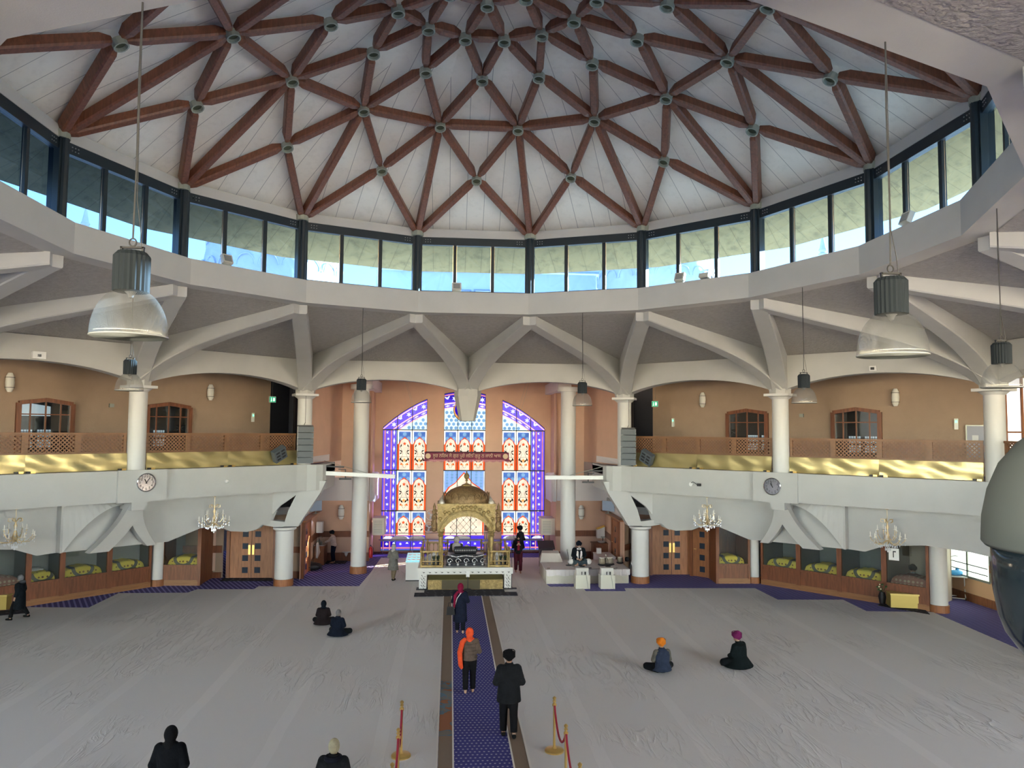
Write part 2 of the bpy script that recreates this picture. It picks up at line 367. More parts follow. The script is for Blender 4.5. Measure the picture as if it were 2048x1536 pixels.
# clerestory windows, one bay each
for k in range(16):
    a0,a1=RD[k],RD[k]+22.5; w=sroot('window_%d'%(k+1),pol(9.6,a0,10.77)); O=w.location
    P0,P1=pol(9.6,a0,0),pol(9.6,a1,0); d=(P1-P0); L=d.length; d.normalize(); nn=Vector((d.y,-d.x,0))
    if (P0-Vector((0,CY,0))).dot(nn)<0: nn=-nn
    def pt(t,n,z): p=P0+d*t+nn*n; p.z=z; return p
    q=M(O); q.bar(pt(0,0,12.52),pt(L,0,12.52),.16,.26); q.bar(pt(0,.0,10.82),pt(L,.0,10.82),.1,.10)
    for t in (L/3,2*L/3): q.bar(pt(t,0,10.77),pt(t,0,12.45),.1,.11,upv=d)
    q.build('frame',BLACKF,w)
    # bolt heads at the ends of the head beam
    q=M(O)
    for t in (.28,.36,.44,L-.28,L-.36,L-.44):
        for z in (12.48,12.56): q.box(pt(t,-.085,z),(.022,.022,.022))
    q.build('bolt',mat('bolt_steel',(.35,.36,.36),.4,.5),w,kind='stuff')
    for j in range(3):
        q=M(O); t0,t1=L*j/3+.06,L*(j+1)/3-.06; q.poly([pt(t0,.02,10.87),pt(t1,.02,10.87),pt(t1,.02,12.4),pt(t0,.02,12.4)]); q.build('pane',CLG if P0.y>7 or P1.y>7 else CLG2,w)
    q=M(O); p=pol(9.6,a0,0); q.bar(pol(9.58,a0,10.75),pol(9.58,a0,12.7),.3,.26,upv=(sin(math.radians(a0)),cos(math.radians(a0)),0)); q.tube([pol(9.44,a0,10.77),pol(9.44,a0,12.66)],.09,10); q.build('post',BLACKF,w)
m=M()
for a in RD:  # white trim strip over the dark head, and the eave boards outside
    m.poly([pol(9.5,a,12.64),pol(9.5,a+22.5,12.64),pol(9.52,a+22.5,12.92),pol(9.52,a,12.92)]); m.poly([pol(9.5,a,12.64),pol(9.5,a+22.5,12.64),pol(9.75,a+22.5,12.64),pol(9.75,a,12.64)])
struct('trim_2',m,WHITE)
m=M()
for a in RD:
    mid=math.radians(a+11.25); t=Vector((cos(mid),-sin(mid),0)); c=Vector((0,CY,0))
    P=[pol(9.62,a,12.66),pol(9.62,a+22.5,12.66),pol(11.15,a+22.5,11.83),pol(11.15,a,11.83)]
    m.poly(P,[((p-c).dot(t)+27.5+.27,p.z) for p in P])
struct('trim_3',m,EAVE)
m=M()
for a in RD:
    m.poly([pol(11.15,a,11.83),pol(11.15,a+22.5,11.83),pol(11.2,a+22.5,12.02),pol(11.2,a,12.02)])
    m.poly([pol(11.2,a,12.02),pol(11.2,a+22.5,12.02),pol(9.7,a+22.5,13.0),pol(9.7,a,13.0)])
struct('trim_4',m,mat('eave_edge',(.22,.22,.2),.7))
# ---- plaster ceiling between ring and columns, V beams, lintels, columns
def CR(j): return 15.96 if j%2==0 else 17.28
def cpos(j,z): return pol(CR(j),22.5*j,z)
m=M()
for k in range(16):
    ra,rb=pol(9.66,22.5*k-11.25,10.07),pol(9.66,22.5*k+11.25,10.07)
    m.poly([ra,rb,cpos(k,9.08)]); m.poly([rb,cpos(k+1,9.08),cpos(k,9.08)])
    m.poly([cpos(k,9.08),cpos(k+1,9.08),pol(30,22.5*(k+1),9.08),pol(30,22.5*k,9.08)]) if k not in (15,0) else None
struct('ceiling_gallery',m,PLAST)
BN=0
def vbeam(rp,cp):
    q=M(); n=14; d=(cp-rp); d.z=0; L=d.length; d.normalize(); x=Vector((d.y,-d.x,0)); rows=[]
    for i in range(n+1):
        t=i/n; c=rp+d*L*t; tz=10.14-1.04*t; bz=9.80-1.02*t-1.13*t**4; w=.235+.05*t; bz-=.12*sin(PI*t)
        rows.append([Vector((c.x,c.y,tz))-x*w,Vector((c.x,c.y,bz+.03))-x*w,Vector((c.x,c.y,bz))-x*(w-.03),Vector((c.x,c.y,bz))+x*(w-.03),Vector((c.x,c.y,bz+.03))+x*w,Vector((c.x,c.y,tz))+x*w])
    q.grid(rows); q.poly(rows[0]); return q
for k in range(16):
    rp=pol(9.62,22.5*k+11.25,0)
    for j in (k,k+1):
        o=vbeam(rp,cpos(j,0)).build('trim_%d'%(10+BN),WHITE); o['kind']='structure'; BN+=1
# arched lintel between columns (skip behind the camera)
for k in range(-7,7):
    a,b=cpos(k,0),cpos(k+1,0); d=b-a; L=d.length; d.normalize(); nn=Vector((d.y,-d.x,0)); 
    if nn.dot(a-Vector((0,CY,0)))<0: nn=-nn
    q=M(); n=20; up_=[];lo=[]
    for i in range(n+1):
        t=i/n; z=7.72+.62*(1-(2*t-1)**2)**.8; lo.append((a+d*L*t,z))
    for off in (-.25,.25):
        q.grid([[p+nn*off+Vector((0,0,z)) for p,z in lo],[p+nn*off+Vector((0,0,9.1)) for p,z in lo]])
    q.grid([[p-nn*.25+Vector((0,0,z)) for p,z in lo],[p+nn*.25+Vector((0,0,z)) for p,z in lo]])
    o=struct('trim_%d'%(50+k+7),q,WHITE)
def desc_col(j):
    s='left' if j<0 else 'right'
    return {1:'nearest the altar bay on the %s'%s,2:'over the round clock on the %s'%s,3:'at the far %s end of the gallery'%s,4:'on the outer %s side, second round the hall'%s}[abs(j)]
for j in range(-4,5):
    if j==0:
        t=thing('truncated_column','white tapering stub hanging over the middle of the coloured window','column stub',cpos(0,6.7))
        q=M(cpos(0,6.7)); q.lathe([(.30,6.68),(.33,6.72),(.56,7.72)],cpos(0,0),8); q.build('stub',WHITE,t)
        q=M(cpos(0,6.7)); q.lathe([(.56,7.7),(.5,9.06)],cpos(0,0),8); q.build('impost',WHITE,t); continue
    p=cpos(j,4.86)
    t=thing('column','round white gallery column '+desc_col(j),'column',p)
    q=M(); q.lathe([(.29,0),(.29,2.76)],n=28); q.build('shaft',WHITE2,t,True)
    a=math.radians(22.5*j); q=M(); q.box((0,0,2.82),(.92,.8,.09),-a); q.lathe([(.3,2.66),(.42,2.76)],n=20); q.build('capital',WHITE2,t)
    q=M(); q.lathe([(.40,2.86),(.44,4.22)],n=8,a0=-a,a1=-a+2*PI); q.build('impost',WHITE,t)
# ---- balcony
def mir(s,p): return Vector((s*p[0],p[1],p[2]))
def plan(s):
    pts=[Vector((s*5.75,33.6,0)),Vector((s*5.75,31.25,0)),Vector((s*5.83,30.95,0)),Vector((s*6.05,30.74,0)),Vector((s*6.4,30.64,0)),D(s,.55,-.35,0)]
    pts+=[D(s,13.22+.145,-.35,0),Vector((s*15.61,9.0,0))]; return pts
for s in (-1,1):
    sd='left' if s<0 else 'right'
    pts=plan(s); q=M()
    q.grid([[p+Vector((0,0,z)) for p in pts] for z in (3.84,4.87)])
    q.grid([[p+Vector((0,0,4.87)) for p in pts],[p+Vector((s*.32,.2,4.87)) for p in pts]]); q.grid([[p+Vector((0,0,3.84)) for p in pts],[p+Vector((s*.5,.3,3.84)) for p in pts]])
    struct('trim_7%d'%(1+s),q,WHITE)
    q=M(); q.prism([D(s,5.75,-.36,3.82),D(s,7.35,-.36,3.82),D(s,7.35,-.36,4.885),D(s,5.75,-.36,4.885)],NN[s]*-.1); q.bar(D(s,6.6,.1,3.55),D(s,6.6,.1,3.9),.5,.9,upv=NN[s]); struct('trim_8%d'%(1+s),q,WHITE)
    # gallery floor and undercroft ceiling
    q=M(); q.prism([Vector((s*5.75,31.3,4.5)),Vector((s*5.75,33.6,4.5)),Vector((s*7,37,4.5)),Vector((s*26,40,4.5)),Vector((s*26,9,4.5)),Vector((s*15.65,9,4.5)),D(s,13.22,-.33,4.5),D(s,.5,-.33,4.5)],(0,0,.3)); struct('floor_gallery_'+sd,q,mat('gallery_carpet',(.12,.1,.2),.9))
    q=M(); q.prism([Vector((s*7.0,32.2,2.75)),Vector((s*7,37,2.75)),Vector((s*26,40,2.75)),Vector((s*26,9,2.75)),Vector((s*16.5,9,2.75)),D(s,13.22,1.45,2.75),D(s,.9,1.45,2.75)],(0,0,.3)); struct('ceiling_undercroft_'+sd,q,mat('undercroft_ceiling',(.35,.34,.33),.9))
    # downstand with scalloped lower edge
    ed=[(.85,2.5),(1.3,2.5),(1.55,2.32),(1.95,2.27),(2.65,2.36),(3.05,2.55),(3.85,2.59),(5.05,2.22),(5.55,2.23),(8.5,2.24)]
    q=M(); f=[D(s,t,.8,z) for t,z in ed]+[D(s,8.5,.8,3.95),D(s,.3,.8,3.95)]; q.prism(f,NN[s]*.25)
    ed2=[(8.5,2.2),(9.1,2.17),(9.75,2.44),(11.0,2.58),(12.3,2.5),(14.2,2.2)]
    f=[D(s,t,1.15,z) for t,z in ed2]+[D(s,14.2,1.15,3.95),D(s,8.5,1.15,3.95)]; q.prism(f,NN[s]*.25)
    q.prism([D(s,8.5,.8,2.22),D(s,8.5,1.4,2.22),D(s,8.5,1.4,3.95),D(s,8.5,.8,3.95)],TT[s]*.06)
    c=D(s,14.2,1.15,0); q.prism([c+Vector((0,0,2.2)),Vector((c.x,9,2.3)),Vector((c.x,9,3.95)),c+Vector((0,0,3.95))],(s*.25,0,0))
    struct('wall_%s_downstand'%sd,q,WHITE)
    # soffit sloping back under the fascia
    q=M(); q.grid([[D(s,t,-.3,3.86) for t in (.5,13.4)],[D(s,t,1.2,3.86) for t in (.3,13.9)]]); struct('ceiling_soffit_'+sd,q,WHITE)
    # fan bracket under the clock: two curved ribs and a wing
    def rib(t0,t1,w0,w1,n1,z1=2.24,th=.35):
        q=M(); rows=[]
        for i in range(13):
            u=i/12; z=3.72-(3.72-z1)*u; k=1-math.sqrt(max(0,1-u*u*.96)) if False else u**1.7
            t=t0+(t1-t0)*k; n=-.18+(n1+.18)*u**.8; w=w0+(w1-w0)*u
            rows.append([D(s,t-w/2,n+th,z),D(s,t-w/2,n,z),D(s,t+w/2,n,z),D(s,t+w/2,n+th,z)])
        q.grid(rows); q.poly(rows[-1]); return q
    q=rib(6.6,5.75,.5,.32,.5,2.2); z=rib(6.6,7.5,.5,.62,.45,2.16); q.add(z.v,z.f)
    rows=[]
    for i in range(11):
        u=i/10; t=6.9+1.6*u**1.0; z=3.72-1.5*u**1.8
        rows.append([D(s,t,.1+.66*u,z),D(s,t,.35+.45*u,min(3.8,z+.35+1.1*u))])
    q.grid(rows); struct('trim_9%d'%(1+s),q,WHITE)
    # flared arch bracket where the gallery meets the altar bay (left one read off, right one mirrored)
    def LP(pts,Y): return [mir(-s,Yp(px,py,Y)) for px,py in pts]
    q=M(); q.prism(LP([(652,962),(641,985),(624,1010),(607,1035),(596,1053),(566,1053),(577,1020),(592,990),(604,962)],30.85),(0,.55,0))
    q.prism(LP([(604,962),(592,990),(560,1012),(536,1040),(520,1056),(505,1062),(500,962)],30.95),(0,.3,0)); q.prism(LP([(536,1040),(570,1044),(566,1054),(548,1054),(524,1050)],30.9),(0,.45,0))
    struct('trim_10%d'%(1+s),q,WHITE)
    # lower column
    t=thing('column','thick round white column with timber foot below the gallery, %s of the altar'%sd,'column',(s*7.33,31.2,0))
    q=M(); q.lathe([(.36,.26),(.36,2.2)],n=28); q.build('shaft',WHITE2,t,True); q=M(); q.lathe([(.39,0),(.39,.27),(.36,.28)],n=28); q.build('foot',MIDW,t,True)
    q=M(); q.lathe([(.36,2.2),(.46,2.26),(.46,2.34)],n=20); q.build('capital',WHITE2,t,True)
    t=thing('column','tall round white column inside the altar bay on the '+sd,'column',(s*4.66,33.75,0))
    q=M(); q.lathe([(.34,.26),(.34,8.1)],n=28); q.build('shaft',WHITE2,t,True); q=M(); q.lathe([(.375,0),(.375,.3),(.34,.31)],n=28); q.build('foot',MIDW,t,True)
    q=M(); q.lathe([(.36,8.1),(.5,8.1),(.5,8.3),(.36,8.3)],n=20); q.build('capital',WHITE2,t,True)
    # nave walls
    q=M(); q.poly([(s*7.0,31.9,4.8),(s*5.94,36.8,4.8),(s*5.94,36.8,9.6),(s*7.0,31.9,9.6)]); q.poly([(s*5.94,36.8,5.2),(s*4.5,37.2,5.2),(s*4.5,37.2,9.6),(s*5.94,36.8,9.6)])
    q.poly([(s*5.94,36.8,2.9),(s*4.5,37.2,2.9),(s*4.5,37.2,5.2),(s*5.94,36.8,5.2)])
    q.poly([(s*6.9,32.2,0),(s*7.0,36.8,0),(s*7.0,36.8,2.4),(s*6.9,32.2,2.4)])
    q.poly([(s*7.0,36.8,0),(s*4.55,36.8,0),(s*4.55,36.8,2.95),(s*7.0,36.8,2.95)]); q.poly([(s*4.55,36.8,0),(s*4.55,38.9,0),(s*4.55,38.9,9.6),(s*4.55,36.8,9.6)])
    struct('wall_altar_'+sd,q,PEACH)
    q=M(); q.poly([(s*6.85,32.2,4.85),(s*6.0,36.7,4.85),(s*6.0,36.7,5.28),(s*6.85,32.6,5.08)]); q.poly([(s*7.05,32.2,2.4),(s*7.1,36.8,2.4),(s*7.1,36.75,5.0),(s*7.05,32.2,4.9)]); 
    q.box((s*5.8,36.5,3.45),(2.5,.16,1.1)); q.prism([(s*4.42,36.5,2.98),(s*4.3,36.7,2.8),(s*4.3,38.85,2.8),(s*4.42,38.85,2.8)],(0,0,1.3)); q.box((s*4.45,37.7,3.5),(.16,2.3,1.3))
    q.box((s*4.55,36.6,8.45),(.62,5.0,.5)); struct('trim_11%d'%(1+s),q,mat('lilac_white',(.72,.68,.68),.7))
    q=M(); q.bar((s*6.82,32.3,2.41),(s*6.92,36.75,2.41),.28,.06); struct('trim_12%d'%(1+s),q,MIDW)   # timber ledge
    # dado rails and skirting
    q=M(); q.bar((s*6.98,36.75,1.28),(s*4.5,36.75,1.28),.06,.28); q.bar((s*6.93,35.0,1.28),(s*6.97,36.75,1.28),.05,.28); q.bar((s*4.52,38.8,1.28),(s*4.2,38.8,1.28),.06,.28); struct('trim_13%d'%(1+s),q,DARKW)
    q=M(); q.bar((s*6.95,36.74,.2),(s*4.5,36.74,.2),.08,.4); q.bar((s*6.93,34.95,.2),(s*6.96,36.75,.2),.06,.3); struct('baseboard_'+sd,q,DARKW)
    # gallery rear wall with window openings
    def wallT(tlist,z0,z1,n,mt,name):
        q=M(); q.poly([D(s,tlist[0],n,z0),D(s,tlist[1],n,z0),D(s,tlist[1],n,z1),D(s,tlist[0],n,z1)]); return q
    q=M(); N5=4.5; holes=[(2.6,4.35),(7.1,8.85)]; t0=-1.2
    for a,b in holes+[(12.95,14.0)]:
        q.poly([D(s,t0,N5,4.8),D(s,a,N5,4.8),D(s,a,N5,9.1),D(s,t0,N5,9.1)]); t0=b
        if b<13: mid=(a+b)/2; q.poly([D(s,a,N5,7.15),D(s,mid,N5,7.28),D(s,b,N5,7.15),D(s,b,N5,9.1),D(s,a,N5,9.1)]); q.poly([D(s,a,N5,4.8),D(s,b,N5,4.8),D(s,b,N5,5.3),D(s,a,N5,5.3)])
        else: q.poly([D(s,a,N5,8.3),D(s,b,N5,8.3),D(s,b,N5,9.1),D(s,a,N5,9.1)])
    q.poly([D(s,14.0,N5,4.8),D(s,15.1,N5,4.8),D(s,15.1,N5,9.1),D(s,14.0,N5,9.1)]); c=D(s,15.1,N5,0); q.poly([c+Vector((0,0,4.8)),Vector((c.x,9,4.8)),Vector((c.x,9,9.1)),c+Vector((0,0,9.1))])
    struct('wall_%s_gallery'%sd,q,TAN)
    c=D(s,-1.2,N5,0); q=M(); q.poly([c+Vector((0,0,4.8)),Vector((s*8.6,37.4,4.8)),Vector((s*8.6,37.4,9.1)),c+Vector((0,0,9.1))]); q.poly([Vector((s*8.6,37.4,4.8)),Vector((s*6.2,37.4,4.8)),Vector((s*6.2,37.4,9.1)),Vector((s*8.6,37.4,9.1))]); q.poly([Vector((s*7.25,32.2,4.8)),Vector((s*6.2,37.4,4.8)),Vector((s*6.2,37.4,9.1)),Vector((s*7.25,32.2,9.1))])
    struct('wall_%s_lobby'%sd,q,mat('unlit_lobby_wall',(.03,.035,.055),.7))  # dark colour stands in for the lobby's lack of light
    wi=0
    for a,b in holes:
        wi+=1; mid=(a+b)/2; w=sroot('window_%d'%(20+wi+(2 if s>0 else 0)),D(s,mid,N5,5.3)); O=w.location
        q=M(O); e=.12
        for (x0,z0),(x1,z1) in (((a,5.3),(a,7.15)),((a,7.15),(mid,7.28)),((mid,7.28),(b,7.15)),((b,7.15),(b,5.3))): q.bar(D(s,x0,N5-.06,z0),D(s,x1,N5-.06,z1),.16,e*1.2,upv=NN[s] if x0==x1 else (0,0,1))
        q.build('frame',DARKW,w)
        q=M(O)
        for t in (a+.38,mid-.0,b-.38): q.bar(D(s,t,N5-.02,5.3),D(s,t,N5-.02,7.2),.05,.04,upv=NN[s])
        q.bar(D(s,a,N5-.02,6.75),D(s,b,N5-.02,6.75),.05,.04); q.build('glazing_bar',DARKW,w)
        q=M(O); q.poly([D(s,a,N5,5.3),D(s,b,N5,5.3),D(s,b,N5,7.15),D(s,mid,N5,7.28),D(s,a,N5,7.15)]); q.build('pane',glassmat('smoked_glass',(.6,.7,.75),.12,.03,(.55,.6,.62)),w)
        # the room beyond: dark wall with pierced white screens that emit in place of daylight outside
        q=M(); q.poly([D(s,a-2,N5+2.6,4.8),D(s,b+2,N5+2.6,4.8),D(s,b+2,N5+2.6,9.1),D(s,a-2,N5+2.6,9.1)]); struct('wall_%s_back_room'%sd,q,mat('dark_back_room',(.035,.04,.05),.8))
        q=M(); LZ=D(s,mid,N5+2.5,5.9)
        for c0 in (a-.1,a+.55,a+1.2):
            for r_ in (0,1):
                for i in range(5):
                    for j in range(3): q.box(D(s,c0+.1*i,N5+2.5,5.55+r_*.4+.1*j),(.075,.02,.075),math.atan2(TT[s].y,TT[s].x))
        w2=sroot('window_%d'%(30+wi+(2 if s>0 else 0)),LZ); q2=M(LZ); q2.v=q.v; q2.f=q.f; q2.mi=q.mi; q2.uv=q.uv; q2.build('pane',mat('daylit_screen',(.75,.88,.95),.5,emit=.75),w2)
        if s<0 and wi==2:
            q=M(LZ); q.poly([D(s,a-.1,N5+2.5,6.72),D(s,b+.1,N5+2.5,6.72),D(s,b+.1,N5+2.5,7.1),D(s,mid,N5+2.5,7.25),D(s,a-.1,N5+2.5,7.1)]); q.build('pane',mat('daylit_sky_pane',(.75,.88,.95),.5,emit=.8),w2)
m=M()
for a in RD: m.poly([pol(9.85,a,10.45),pol(9.85,a+22.5,10.45),pol(24,a+22.5,10.3),pol(24,a,10.3)])
struct('roof',m,mat('roof_bounce_white',(.8,.79,.75),.8))  # unseen pale surface added to bounce sunlight up into the dome
m=M(); m.bb((-16,-1.6,0),(16,-1.3,6.2)); struct('wall_back_baffle',m,TAN)  # unseen wall added; its height holds back low light from behind
for s_,n_ in ((-1,'left'),(1,'right')):
    m=M(); m.poly([(s_*27,-3,0),(s_*27,40,0),(s_*27,40,9.2),(s_*27,-3,9.2)]); m.poly([(s_*27,40,0),(s_*7.4,40,0),(s_*7.4,40,9.2),(s_*27,40,9.2)]); m.poly([(s_*7.4,40,0),(s_*7.4,32.6,0),(s_*7.4,32.6,9.8),(s_*7.4,40,9.8)]); m.poly([(s_*7.4,40,0),(s_*4.6,39.4,0),(s_*4.6,39.4,9.8),(s_*7.4,40,9.8)]); struct('wall_outer_'+n_,m,mat('outer_wall',(.45,.42,.38),.8))
# altar-bay ceiling and window wall
m=M(); m.poly([(-7.3,30.9,9.6),(7.3,30.9,9.6),(7.3,39,9.6),(-7.3,39,9.6)]); m.poly([(-7.3,30.9,9.0),(7.3,30.9,9.0),(7.3,30.9,9.7),(-7.3,30.9,9.7)]); struct('ceiling_altar',m,PEACH)
WX=.04
def arc(x): return 8.32-.107*(x-WX)**2
LIGHTS=[(-4.17,-1.9),(-1.03,1.13),(2.0,4.25)]
m=M(); WY=38.9
def wcol(x0,x1,zlo,n=1):
    xs=[x0+(x1-x0)*i/n for i in range(n+1)]
    m.grid([[(x,WY,zlo(x)) for x in xs],[(x,WY,9.7) for x in xs]])
z0=lambda x:0
wcol(-5.0,-4.17,z0); wcol(-1.9,-1.03,z0); wcol(1.13,2.0,z0); wcol(4.25,5.0,z0)
for a,b in LIGHTS: wcol(a,b,arc,16); m.bb((a,WY-.0,0),(b,WY+.02,.1))
for a,b in LIGHTS:   # reveals
    for x in (a,b): m.poly([(x,WY,0),(x,WY+.3,0),(x,WY+.3,arc(x)),(x,WY,arc(x))])
struct('wall_front',m,PEACH)
m=M()
for a,b in ((-4.55,-4.17),(-1.9,-1.03),(1.13,2.0),(4.25,4.55)): m.bb((a,WY-.05,1.14),(b,WY,1.42))
struct('trim_140',m,DARKW)
m=M(); m.bb((-4.5,WY-.1,0),(4.5,WY-.001,.1)); struct('baseboard_front',m,DARKW)
# ---- stained glass
SG=[stained('sg_white',(.93,.96,1),.95),stained('sg_paleblue',(.30,.55,.86),.8),stained('sg_blue',(.13,.27,.72),.75),stained('sg_deep',(.03,.004,.52),.85),
    stained('sg_orange',(1,.13,.03),.85),stained('sg_cream',(1,.86,.66),1.0),stained('sg_pink',(.95,.32,.38),.8),stained('sg_lead',(.01,.012,.02),.02),stained('sg_amber',(1,.45,.12),.9)]
W_,PB,BL,DB,OR,CR_,PK,LD,AM=range(9)
class SGm:
    def __init__(s,q): s.q=q
    def pg(s,pts,k,ly): s.q.k=k; s.q.poly([(x,WY+.12-.004*ly,z) for x,z in pts])
    def rect(s,x0,x1,za,zb,k,ly): s.pg([(x0,za),(x1,za),(x1,zb),(x0,zb)],k,ly)
    def disc(s,x,z,r,k,ly,n=14,sz=1,rot=0): s.pg([(x+r*cos(2*PI*i/n+rot),z+sz*r*sin(2*PI*i/n+rot)) for i in range(n)],k,ly)
    def star(s,x,z,r,k,ly,n=6,q=.5,rot=PI/2): s.pg([(x+(r if i%2==0 else r*q)*cos(PI*i/n+rot),z+(r if i%2==0 else r*q)*sin(PI*i/n+rot)) for i in range(2*n)],k,ly)
    def leaf(s,x,z,a,L,w,k,ly):
        c_,s_=cos(a),sin(a); P=[(0,0),(L*.3,w),(L*.7,w*.8),(L,0),(L*.7,-w*.5),(L*.3,-w*.7)]
        s.pg([(x+c_*u-s_*v,z+s_*u+c_*v) for u,v in P],k,ly)
    def line(s,pts,w,k,ly):
        for (x0,za),(x1,zb) in zip(pts,pts[1:]):
            dx,dz=x1-x0,zb-za; L=math.hypot(dx,dz) or 1; nx,nz=-dz/L*w/2,dx/L*w/2
            s.pg([(x0+nx,za+nz),(x1+nx,zb+nz),(x1-nx,zb-nz),(x0-nx,za-nz)],k,ly)
    def lancet(s,x0,x1,za,zb,full=True):
        # white margin, blue field with circles, orange-edged cream lancet with star and scrolls
        c=(x0+x1)/2; w=(x1-x0)/2; s.rect(x0,x1,za,zb,W_,1); s.rect(x0-.01,x1+.01,za,(zb-.62 if full else zb-.5)-.1,OR,3); s.rect(x0+.07,x1-.07,za,zb-.07,BL,2)
        H_=zb-za; sp=zb-.62 if full else zb-.5
        for i in range(3):
            for j in range(2): s.disc(x0+.17+i*(2*w-.34)/2,zb-.2-j*.22,.10,PB if (i+j)%2 else BL,3,8)
        ap=lambda g:[(x0+g,za),(x1-g,za),(x1-g,sp-.12),(c+w*.62-g*.5,sp+.1),(c+w*.3,sp+.2-g*.6),(c,sp+.3-g),(c-w*.3,sp+.2-g*.6),(c-w*.62+g*.5,sp+.1),(x0+g,sp-.12)]
        s.pg(ap(.02),OR,4); s.pg(ap(.10),CR_,5)
        s.star(c,sp-.08,.10,OR,6,5)
        for q in (-1,1):
            for (dx,dz,a,L) in ((.20,-.25,1.9,.16),(.10,-.50,.6,.2),(.24,-.62,2.4,.16)):
                if sp+dz-.1>za: s.leaf(c+q*dx,sp+dz,a if q>0 else PI-a,L,.035,LD,6)
            if full:
                for (dx,dz,a,L,k) in ((.05,-1.02,.9,.2,LD),(.22,-.95,1.8,.18,LD),(.03,-1.18,.5,.2,AM),(.2,-1.18,2.2,.15,OR)):
                    if sp+dz>za+.04: s.leaf(c+q*dx,sp+dz,a if q>0 else PI-a,L,.045,k,6)
            s.line([(c+q*.02,za+.1),(c+q*.22,za+H_*.2),(c+q*.08,za+H_*.42),(c+q*.24,za+H_*.6)],.012,LD,6)
        if full: s.star(c,za+.5,.12,AM,6,4,.45)
        s.line([(x0+.1,za+H_*.33),(x1-.1,za+H_*.33)],.012,LD,6)
    def vine(s,x,z,dx,dz,n,w):
        a=math.atan2(dz,dx)
        for i in range(n):
            u=i+.5; X=x+dx*u; Z=z+dz*u
            if i%2==0: s.star(X,Z,w*.42,W_,5,6,.45)
            else:
                for q in (-1,1): s.leaf(X-cos(a)*w*.35*q,Z-sin(a)*w*.35*q,a+q*.7+(0 if q>0 else PI),w*.75,w*.16,W_,5)
    def diam(s,x,z,dx,dz,n,w,k=PB):
        for i in range(n):
            X=x+dx*(i+.5); Z=z+dz*(i+.5); h=.42; s.pg([(X-dx*h-dz*0,Z-dz*h),(X-dz/math.hypot(dx,dz)*w,Z+dx/math.hypot(dx,dz)*w),(X+dx*h,Z+dz*h),(X+dz/math.hypot(dx,dz)*w,Z-dx/math.hypot(dx,dz)*w)],k,5)
RZ=[.9,2.15,4.22,6.3]
